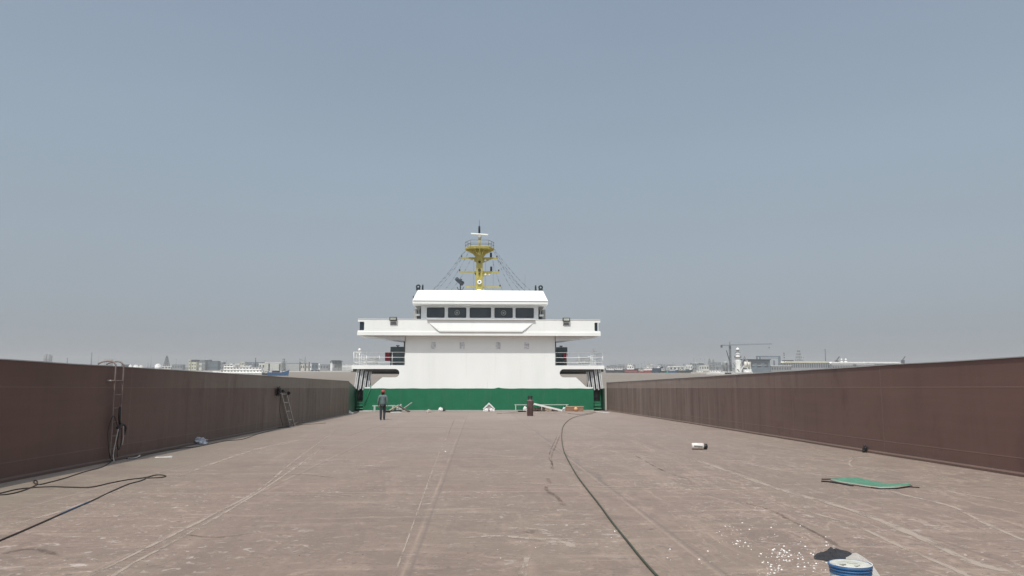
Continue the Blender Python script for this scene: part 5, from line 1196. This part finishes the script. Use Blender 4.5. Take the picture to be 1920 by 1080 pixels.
# faint trawler rig behind
t_ = fthing('derrick', 'faint hazy derrick behind the long pale shed', 'derrick', 571, 1900, z=0)
mb = MB(); zt = fz(667.5, 1900, 571); mb.prism([(-3.5, fz(681, 1900, 571)), (3.5, fz(681, 1900, 571)), (1.2, zt)], 0, 3); mb.build('rig', F_G, t_)
mb = MB(); mb.beam((-14, 0, fz(673, 1900, 571)), (-5, 0, fz(675.5, 1900, 571)), 1.6, 3); mb.beam((-12, 0, 0), (-12, 0, fz(674, 1900, 571)), 2, 2); mb.build('jib', F_G, t_)
# pavilion
PV = fthing('pavilion', 'pavilion with a wide dark roof on columns and a white annex', 'pavilion', 630, 1150, z=0); c = 630; D = 1150
zt = fz(675.5, D, c); ze = fz(677.5, D, c)
mb = MB(); mb.prism([(fx(618.5, D, c), ze), (fx(641.5, D, c), ze), (fx(637, D, c), zt), (fx(623, D, c), zt)], -3, 10); mb.build('roof', F_DG, PV)
for px_ in (620, 626, 633, 640): mb = MB(); x = fx(px_, D, c); mb.box(x - .5, x + .5, 0, 1, 0, ze - .05); mb.build('column', F_G, PV)
mb = MB(); mb.box(fx(627, D, c), fx(640, D, c), 1.5, 9, 0, fz(682.5, D, c)); mb.build('lower_storey', F_G, PV); mb = MB(); mb.box(fx(622, D, c), fx(639, D, c), 2.5, 9, fz(682.4, D, c), ze - .1); mb.build('upper_storey', F_BG, PV)
mb = MB(); mb.box(fx(619.5, D, c), fx(623.5, D, c), -1.5, -.1, 0, fz(680.5, D, c)); mb.build('white_annex', F_W, PV)
FN = fthing('picket_fence', 'white picket fence running right of the pavilion', 'fence', 652, 1140, z=0); D = 1140; c = 652
for i in range(13):
    x = fx(642 + i * 1.9, D, c); mb = MB(); mb.box(x - .35, x + .35, 0, .4, 1.5, fz(683.5, D, c)); mb.build('post', F_W, FN)
mb = MB(); mb.box(fx(641.5, D, c), fx(666, D, c), .05, .35, fz(687.5, D, c), fz(686.2, D, c)); mb.build('rail', F_W, FN)
# parked equipment on the left bank
for px_, s, lb in ((584.5, 1.8, 'small dark vehicle left on the mud bank'), (595, 3.0, 'larger dark machine right on the mud bank')):
    t_ = fthing('machine', lb, 'machine', px_, 1060, z=.7); mb = MB(); mb.box(-s, s, 0, 3, .4, 1.6); mb.build('chassis', F_DG, t_); mb = MB(); mb.box(-s * .2, s * .7, .2, 2.8, 1.61, 3.0); mb.build('cab', F_G, t_)
    for dx in (-.6, .6): mb = MB(); mb.tube([(s * dx, -.1, .4), (s * dx, 3.1, .4)], .45, 10); mb.build('wheel', F_DG, t_)

# ---- boats
def hull_mb(L_, B, h, bow=1, sheer=.5, fore=.25):
    """bow=+1 towards +x"""
    mb = MB(); n = 14; rows = []
    for i in range(n + 1):
        u = i / n; x = (u - .5) * L_ * bow
        w_ = B / 2 * (1 if u < .6 else max(.04, 1 - ((u - .6) / .4) ** 1.8)) * (.85 + .15 * min(1, u * 5)); hh = h * (1 + sheer * max(0, (u - .55) / .45) ** 2 + .12 * max(0, (.15 - u) / .15))
        xs_ = x + bow * fore * h * (u > .9)
        rows.append(mb.verts([(x, -w_ * .75, -1), (x, w_ * .75, -1), (xs_, w_, hh), (xs_, -w_, hh)]))
    for a, b in zip(rows, rows[1:]):
        for k in range(4): mb.bm.faces.new([a[k], b[k], b[(k + 1) % 4], a[(k + 1) % 4]])
    mb.bm.faces.new(rows[0]); mb.bm.faces.new(rows[-1][::-1]); return mb
def boat(px0, px1, D, h, hullm, label, houses, mast=None, bow=1, name='boat', group=None, cat='boat', sheer=.5, stripe=None):
    """houses: (u0,u1,z0,z1,mat) u along the length 0..1 left to right, z in metres above water"""
    c = (px0 + px1) / 2; t_ = fthing(name, label, cat, c, D, z=0, group=group); L_ = fx(px1, D, px0); B = max(5, L_ * .2)
    hull_mb(L_, B, h, bow, sheer).build('hull', hullm, t_)
    if stripe: mb = MB(); mb.box(-L_ * .42, L_ * .42, -B / 2 - .06, -B / 2 - .02, h * .15, h * .7); mb.build('painted_band', stripe, t_)
    for u0, u1, z0, z1, m in houses:
        xa, xb = (u0 - .5) * L_, (u1 - .5) * L_; mb = MB(); mb.box(xa, xb, -B * .32, B * .32, z0, z1); mb.build('cabin', m, t_)
        mb = MB(); k = max(2, int((xb - xa) / 2.4))
        for i in range(k):
            mb.box(xa + (xb - xa) * (i + .25) / k, xa + (xb - xa) * (i + .75) / k, -B * .32 - .08, -B * .32 - .02, z0 + (z1 - z0) * .5, z0 + (z1 - z0) * .85)
            if k <= 5: mb.build('window', F_WIN, t_); mb = MB()
        if k > 5: mb.build('window_row', F_WIN, t_)
        mb = MB(); mb.box(xa - .5, xb + .5, -B * .36, B * .36, z1 + .01, z1 + .22); mb.build('cabin_roof', F_W, t_)
    for u, zt in (mast or []): mb = MB(); x = (u - .5) * L_; mb.tube([(x, 0, h), (x, 0, zt)], .22, 6); mb.build('mast', F_G, t_)
    return t_
boat(400, 497, 620, 1.6, F_W, 'long white ferry with two decks behind the left wall', [(.16, .97, 1.7, 3.7, F_W), (.22, .95, 4.0, 6.1, F_W), (.22, .40, 6.4, 8.0, F_W), (.60, .72, 6.4, 7.6, F_W)], [(.33, 11), (.45, 9.5), (.75, 10)], -1, 'ferry', cat='ferry', sheer=1.0)
boat(503, 541, 560, 2.2, F_BLUE, 'blue fishing boat at the end of the left bank', [(.25, .55, 2.3, 3.8, F_DG)], [(.2, 6), (.7, 5)], 1, sheer=.9)
boat(492, 511, 600, 1.5, F_DG, 'small dark boat between the ferry and the blue fishing boat', [(.3, .6, 1.6, 3.2, F_WG)], [(.5, 5)], -1)
Db = 925
boat(1136, 1152, Db, 3.2, F_DG, 'dark hulled barge with a white roof nearest the ship stern', [(.05, .95, 3.3, 5.6, F_W)], [(.5, 9)], -1, 'barge', cat='barge')
boat(1152, 1171, Db, 3.4, F_DG, 'dark hulled barge with a long low white roof', [(.05, .95, 3.5, 5.8, F_W)], [(.3, 9)], -1, 'barge', cat='barge')
boat(1168, 1196, Db - 10, 4.0, F_DG, 'dark cargo ship with a tall white wheelhouse and a red band', [(.25, .72, 4.1, 8.0, F_W), (.34, .62, 8.2, 10.6, F_W)], [(.48, 17), (.2, 12)], 1, 'cargo_ship', cat='ship', stripe=F_RED)
boat(1190, 1203, Db, 2.6, F_DG, 'small dark tug right of the red banded ship', [(.3, .7, 2.7, 6, F_WG)], [(.5, 11)], 1)
boat(1197, 1208, Db - 25, 2.0, F_RED, 'small pale red boat in front of the tug', [(.2, .8, 2.1, 4, F_WG)], [(.4, 8)], 1)
boat(1205, 1224, Db, 3.0, F_RED, 'red hulled trawler with white cabins', [(.1, .9, 3.1, 6.2, F_W), (.4, .6, 6.4, 8.5, F_W)], [(.2, 12), (.55, 14), (.8, 10)], 1, stripe=None)
boat(1222, 1241, Db, 5.6, F_NAVY, 'navy blue ship with a high flat side', [(.5, .8, 5.8, 8.6, F_W)], [(.65, 14), (.2, 10)], 1, 'cargo_ship', cat='ship')
boat(1238, 1254, Db, 2.4, F_NAVY, 'low navy boat with leaning white derricks', [(.1, .4, 2.5, 5, F_WG)], [(.3, 12), (.6, 11)], 1)
boat(1250, 1270, Db, 2.6, F_BLUE, 'blue hulled launch with a curved white rail', [(.15, .75, 2.7, 4.2, F_WG)], [(.3, 8)], 1)
boat(1268, 1298, Db, 3.0, F_DG, 'dark flat barge right of the blue launch', [(.15, .5, 3.1, 4.8, F_WG), (.6, .8, 3.1, 4.6, F_TEAL)], [(.3, 9), (.7, 8)], 1, 'barge', cat='barge')
boat(1296, 1330, 760, 1.6, F_WG, 'low white workboat near the right wall', [(.3, .6, 1.7, 3.2, F_W)], [(.5, 6)], 1)
boat(1325, 1358, 700, 1.8, F_W, 'white speedboat shaped launch half behind the right wall', [(.15, .75, 1.9, 3.6, F_W)], [(.5, 6)], 1)
boat(1352, 1378, 740, 1.4, F_DG, 'dark flat pontoon with a white deck beside the white launch', [(.1, .9, 1.5, 2.4, F_W)], [(.3, 6)], 1, 'pontoon', cat='pontoon')
bo = fthing('buoy', 'small green buoy on the water in front of the moored boats', 'buoy', 1251, 880, z=0); mb = MB(); mb.lathe([(1.2, -.3), (1.6, .3), (1.0, 1.2), (.3, 2.2), (.1, 3.0)], 14); mb.build('float', F_TEAL, bo)
# sheds and yard behind the boats
building(1140, 1172, 686.3, 1350, F_G, 'long low grey shed above the two white roofed barges', F_G, 1, 14)
building(1255, 1283, 687.2, 1180, F_WG, 'long low white roofed shed behind the blue launch', F_W, 1, 14, gable=True)
building(1286, 1298, 684.5, 1200, F_W, 'white house with a bright roof left of the harbour masts', F_W, 1, 10, nwin=3)
building(1298, 1310, 681, 1220, F_G, 'grey block with a white roof under the harbour masts', F_W, 2, 12, nwin=3)
building(1311, 1329, 685.5, 1200, F_WG, 'pale pink block right of the harbour masts', F_W, 1, 12, nwin=4); building(1312, 1320, 680.5, 1260, F_BG, 'narrow block rising behind the pale pink block', F_W, 1, 10, nwin=2)
building(1338, 1352, 679.8, 1500, F_G, 'hazy grey block left of the round silo', F_BG, 2, 14, nwin=4)
for px_, pt in ((1301.5, 672), (1307, 674), (1314, 672), (1321, 673), (1345, 677)): pole(px_, pt, 1400, {1301.5: 'first thin harbour mast from the left', 1307: 'second thin harbour mast from the left', 1314: 'third thin harbour mast from the left', 1321: 'fourth thin harbour mast from the left', 1345: 'lone thin mast left of the round silo'}[px_], .8, F_G, 'mast', 'mast', group='thin harbour masts')
lattice(1330.5, 672.5, 1400, 'squat lattice tower at the right end of the masts, left of the pair', 4.5, F_G); lattice(1337.5, 673, 1400, 'squat lattice tower at the right end of the masts, right of the pair', 4, F_G)
for px_, pt, lb in ((1153.5, 675, 'thin hazy mast above the long grey shed'), (1203, 681, 'thin hazy mast behind the dark tug'), (1209, 678, 'thin hazy mast behind the red trawler'), (1245, 682, 'thin hazy mast behind the navy boat'), (1262, 679, 'thin hazy mast above the low white shed')): pole(px_, pt, 1700, lb, .9, F_G, 'mast', 'mast', group='thin harbour masts')
# round silo with dark opening
SI2 = fthing('round_silo', 'round grey silo with a dark opening beside the tower crane', 'silo', 1360.5, 900, z=0); r = fx(1364.5, 900, 1356); z = fz(682, 900, 1360)
mb = MB(); mb.lathe([(r * .5, 0), (r * .5, z - r * .5), (r * .62, z), (r * .5, z + r * .5), (r * .1, z + r * .62)], 20); mb.build('shell', F_G, SI2); mb = MB(); mb.tube([(0, -r * .64, z), (0, -r * .5, z)], .9, 12); mb.build('opening', F_DG, SI2)
# tower crane
TC = fthing('tower_crane', 'tower crane with a long thin jib on the right bank', 'crane', 1369.8, 1000, z=0); c = 1369.8; D = 1000
zj = fz(647.5, D, c); zt = fz(640.5, D, c)
mb = MB()
for sx, sy in ((-.9, -.9), (.9, -.9), (.9, .9), (-.9, .9)): mb.tube([(sx, sy, 0), (sx, sy, zj)], .28, 5)
k = 0
while k * 2.4 < zj - 2.4:
    z0_ = k * 2.4; s = 1 if k % 2 else -1
    mb.tube([(-.9 * s, -.9, z0_), (.9 * s, -.9, z0_ + 2.4)], .16, 4); mb.tube([(-.9, -.9 * s, z0_), (-.9, .9 * s, z0_ + 2.4)], .16, 4); mb.tube([(.9, -.9 * s, z0_), (.9, .9 * s, z0_ + 2.4)], .16, 4); k += 1
mb.build('crane_tower', F_DG, TC)
mb = MB(); mb.box(-1.1, 1.1, -1.2, 1.2, zj - 4.5, zj - 1.2); mb.build('cab', F_DG, TC)
mb = MB(); mb.tube([(0, 0, zj), (0, 0, zt)], .35, 6); mb.build('apex', F_DG, TC)
xe = fx(1449, D, c); xc = fx(1352.5, D, c); zje = fz(645, D, c)
mb = MB(); mb.tube([(0, -.6, zj), (xe, -.6, zje)], .22, 5); mb.tube([(0, .6, zj), (xe, .6, zje)], .22, 5); mb.tube([(0, 0, zj + 1.1), (xe, 0, zje + .8)], .2, 5)
for i in range(18): x = xe * i / 18; z = zj + (zje - zj) * i / 18; mb.tube([(x, -.6, z), (x + xe / 36, 0, z + 1.0)], .1, 4); mb.tube([(x + xe / 36, 0, z + 1.0), (x + xe / 18, .6, z)], .1, 4)
mb.build('jib', F_BG, TC)
mb = MB(); mb.box(xc, 0, -.5, .5, zj - .3, zj + .4); mb.build('counter_jib', F_DG, TC); mb = MB(); mb.box(xc, xc + 2.2, -1, 1, zj - 3, zj - .31); mb.build('counterweight', F_DG, TC)
mb = MB(); mb.tube([(0, 0, zt), (xe * .7, 0, zj + 1.5)], .08, 4); mb.tube([(0, 0, zt), (xc * .9, 0, zj + .4)], .08, 4); mb.build('tie_rod', F_G, TC)
mb = MB(); x = xe * .93; mb.tube([(x, 0, zje), (x, 0, zje - 4.5)], .06, 4); mb.box(x - .8, x + .8, -.4, .4, zje - 5.4, zje - 4.5); mb.build('hook_block', F_DG, TC)
t_ = fthing('leaning_boom', 'dark boom leaning left of the tower crane mast', 'boom', 1366, 960, z=0); mb = MB(); mb.beam((fx(1369, 960, 1366), 0, fz(680, 960, 1366)), (fx(1363, 960, 1366), 0, fz(657, 960, 1366)), .9, .9); mb.beam((fx(1369, 960, 1366), 0, 0), (fx(1369, 960, 1366), 0, fz(680, 960, 1366) + .5), .9, .9); mb.build('boom', F_DG, t_)
# white pagoda-like lighthouse
LH = fthing('lighthouse', 'white tiered tower with a dome standing on the right bank', 'lighthouse', 1384, 940, z=0); D = 940; c = 1384
w1 = lambda a: fx(c + a, D, c)
def Z(py_): return fz(py_, D, c)
mb = MB(); mb.lathe([(w1(6), 0), (w1(5.2), Z(676)), (w1(4.3), Z(675)), (w1(4.0), Z(671.5))], 16, smooth=False); mb.build('base_tier', F_W, LH)
mb = MB(); mb.lathe([(w1(5.0), Z(671.4)), (w1(6.8), Z(670)), (w1(6.6), Z(669.3)), (w1(4.5), Z(669))], 16, smooth=False); mb.build('lower_gallery', F_G, LH)
mb = MB(); mb.lathe([(w1(4.2), Z(668.9)), (w1(3.0), Z(664)), (w1(4.6), Z(663.4)), (w1(4.6), Z(662.6)), (w1(2.6), Z(662))], 16, smooth=False); mb.build('middle_tier', F_W, LH)
mb = MB(); mb.lathe([(w1(2.4), Z(661.9)), (w1(2.2), Z(658.5)), (w1(3.0), Z(657.5)), (w1(3.0), Z(656.3))], 16, smooth=False); mb.build('lantern_room', F_G, LH)
mb = MB(); mb.lathe([(w1(3.6), Z(656.2)), (w1(3.3), Z(654.6)), (w1(1.6), Z(653)), (w1(.3), Z(651.5))], 16); mb.build('dome', F_W, LH)
for a in (-5.4, 5.4): mb = MB(); mb.box(w1(a) - .7, w1(a) + .7, -.5, .5, Z(669.3) + .02, Z(667.5)); mb.build('corner_lamp', F_DG, LH)
for a in (-3.8, 3.8): mb = MB(); mb.box(w1(a) - .7, w1(a) + .7, -.5, .5, Z(662.5) + .02, Z(660.8)); mb.build('corner_lamp', F_DG, LH)
# white dredging gear
DR = fthing('dredger', 'white dredger with crossed booms beside the lighthouse', 'dredger', 1392, 720, z=0); D = 720; c = 1392
def Q(px_, py_, y=0): return (fx(px_, D, c), y, fz(py_, D, c))
DW = F_WG
hull_mb(fx(1409, D, c) - fx(1372, D, c), 9, 1.6, 1).build('pontoon_hull', F_W, DR)
for a, b, w2 in (((1388, 686), (1396.5, 668), .8), ((1396.5, 668), (1404, 690), .8), ((1374, 680), (1386, 697), .8), ((1376, 676), (1389, 690), .6), ((1388, 696), (1396, 684), .7), ((1396, 684), (1402, 692), .7), ((1394, 688), (1407, 689), .5), ((1402, 676), (1402, 697), .7), ((1407, 678), (1407, 697), .7)):
    mb = MB(); mb.beam(Q(*a), Q(*b), w2, w2); mb.build('boom', DW if w2 < .75 else F_G, DR)
mb = MB(); mb.hexa([Q(1379, 692, -2), Q(1386, 692, -2), Q(1386, 692, 2), Q(1379, 692, 2), Q(1379.5, 676, -2), Q(1388, 676, -2), Q(1388, 676, 2), Q(1379.5, 676, 2)]); mb.build('hopper', F_W, DR)
mb = MB(); mb.tube([Q(1398, 690), Q(1398, 678)], 1.5, 12); mb.tube([Q(1404, 688), Q(1404, 679)], 1.2, 12); mb.build('drum', F_WG, DR)
mb = MB(); mb.box(Q(1395, 0)[0], Q(1407, 0)[0], -3, 3, 1.9, Q(0, 692.5)[2]); mb.build('machine_house', F_W, DR)
# dark teal shed + gantry
SH = building(1402, 1444, 675.5, 960, F_BG, 'dark blue grey shed with a flared roof right of the dredger', F_DG, 1, 20, 'shed', .6, nwin=3)
mb = MB(); c = 1423; D = 960; z = fz(676, D, c); mb.prism([(fx(1399, D, c), z + .55), (fx(1444, D, c), z + .55), (fx(1446, D, c), z + 1.7), (fx(1397, D, c), z + 1.9)], -2, 22); mb.build('flared_roof', F_DG, SH)
for i, (a, b) in enumerate(((1410, 1416), (1420, 1429), (1433, 1437))): mb = MB(); mb.box(fx(a, D, c), fx(b, D, c), -.5, -.15, fz(686, D, c), fz(684, D, c)); mb.build('pale_panel', F_G, SH)
GA = fthing('gantry_crane', 'dark gantry crane frame right of the blue grey shed', 'gantry crane', 1441, 1000, z=0); D = 1000; c = 1441
for a, b, q, s in ((1418.5, 1463.8, 668.5, .9), (1425, 1460, 671.5, .4)): mb = MB(); z = fz(q, D, c); mb.box(fx(a, D, c), fx(b, D, c), -.8, .8, z - s, z + s); mb.build('girder', F_BG, GA)
for px_, w2 in ((1420, .8), (1425.5, .8), (1462, 1.4), (1452, .9)): mb = MB(); x = fx(px_, D, c); mb.box(x - w2, x + w2, -.7, .7, 0, fz(668.5 if px_ != 1452 else 674.5, D, c) - .92); mb.build('leg', F_BG, GA)
t_ = fthing('mast', 'dotted thin signal mast right of the gantry crane', 'mast', 1471, 1000, z=0); mb = MB(); mb.tube([(0, 0, 0), (0, 0, fz(661, 1000, 1471))], .12, 5); mb.build('shaft', F_G, t_)
for q in (662.3, 665.8, 670.5, 677.2): mb = MB(); mb.ball((0, 0, fz(q, 1000, 1471)), .8, 8); mb.build('lamp', F_DG, t_)
# long sheds to the right
building(1470, 1556, 677.2, 1020, P2('far_shed_wall', (0.30, 0.31, 0.32)), 'long low shed with a cream roof left of the pole on the right bank', F_Y, 1, 20, 'long_shed', .6, nwin=20, gable=True)
building(1557, 1622, 678.5, 1060, P2('far_shed_wall', (0.30, 0.31, 0.32)), 'long low shed with a pale roof right of the pole on the right bank', F_W, 1, 20, 'long_shed', .6, nwin=14, gable=True)
building(1618, 1690, 678.5, 1150, F_G, 'far low white roofed shed at the right end of the bank', F_W, 1, 20, 'long_shed', .6, nwin=14, gable=True)
building(1446, 1484, 686.0, 980, F_G, 'low grey quay shed in front of the gantry crane', F_W, 1, 10, 'shed', .5, nwin=8)
building(1473, 1489, 675.2, 1100, F_BG, 'dark gabled roof peeping over the long cream shed', F_DG, 1, 12, 'shed', .5, nwin=3, gable=True)
lattice(1498.5, 654, 2300, 'tall hazy lattice tower behind the long cream shed', 12, F_G); pole(1507.5, 669, 1800, 'short hazy chimney right of the tall lattice tower', 1.2, F_G)
pole(1548.6, 654.8, 1500, 'slim dark pole with a bent head between the long sheds', 1.0, F_DG, 'lamp_mast', 'mast', 1, .7)
for px_, D_, lb in ((1570, 1200, 'small dark crane with a raised jib right of the slim pole'), (1694, 1350, 'small dark crane standing alone at the far right')):
    t_ = fthing('jib_crane', lb, 'crane', px_, D_, z=0); zc = fz(676 if px_ < 1600 else 675, D_, px_); mb = MB(); mb.box(-3.2, 2.2, -1.5, 1.5, 0, zc); mb.build('cab', F_DG, t_); mb = MB(); mb.beam((-1, 0, zc), (4.5, 0, zc + 6.5), 1.2, 1.2); mb.build('jib', F_DG, t_)
for a, b, lb in ((1576.5, 1580.5, 'left white tank behind the small dark crane'), (1584, 1589, 'right white tank behind the small dark crane')): tank(a, b, 672, 1250, lb)
for i, (a, b) in enumerate(((1560, 1600), (1606, 1640))): building(a, b, 683.5, 1000, F_G, ('low white quay shed in front of the small dark crane', 'low white quay shed at the right end of the quay')[i], F_W, 1, 8, 'shed', .5, nwin=8)
# silhouettes filling the hazy horizon
r3 = random.Random(12); GH = 'faint far buildings in the haze'
for i in range(46):
    px_ = r3.choice((r3.uniform(200, 660), r3.uniform(1140, 1420), r3.uniform(1140, 1420), r3.uniform(1590, 1700))); w2 = r3.uniform(4, 14); D_ = r3.uniform(2100, 2900)
    t_ = building(px_, px_ + w2, r3.uniform(682.5, 686.5), D_, r3.choice((F_G, F_BG, F_WG)), 'faint low block far off in the haze along the horizon', F_G, 1, 20, 'far_block', 1, GH, nwin=3)
# faint hills / woods band
for nm, D0, h0, a, b, sd in (('far_woods', 3000, 9, -2400, 2600, 4), ):
    mb = MB(); n = 260; A1 = []; A2 = []
    for i in range(n + 1):
        x = a + (b - a) * i / n; z = h0 * (.55 + .6 * abs(noise.noise(Vector((i * .13, sd, 0)))) + .35 * noise.noise(Vector((i * .6, sd, 3))))
        A1.append((x, z))
    for i in range(n):
        (x0, z0_), (x1, z1_) = A1[i], A1[i + 1]; mb.hexa([(x0, D0, 0), (x1, D0, 0), (x1, D0 + 60, 0), (x0, D0 + 60, 0), (x0, D0, z0_), (x1, D0, z1_), (x1, D0 + 60, z1_), (x0, D0 + 60, z0_)])
    bmesh.ops.remove_doubles(mb.bm, verts=mb.bm.verts, dist=.01)
    o = mb.build(nm, F_T); o.matrix_basis = TF; tag(o, 'low hazy band of woods along the far horizon', 'woods', kind='stuff')

# ------------------------------------------------------------------ HAZE
mb = MB(); mb.box(-5200, 5200, -350, 5200, -1.6, 75)
hz = mb.build('haze', None); hz.data.materials.clear()
m = bpy.data.materials.new('haze_air'); m.use_nodes = True; nt_ = m.node_tree; nt_.nodes.clear()
vo = nt_.nodes.new('ShaderNodeVolumePrincipled'); vo.inputs['Color'].default_value = (1.0, 0.98, 0.95, 1); vo.inputs['Density'].default_value = HAZE; vo.inputs['Anisotropy'].default_value = 0.2
oo = nt_.nodes.new('ShaderNodeOutputMaterial'); nt_.links.new(vo.outputs[0], oo.inputs['Volume'])
hz.data.materials.append(m); hz.matrix_basis = TF; tag(hz, kind='stuff')
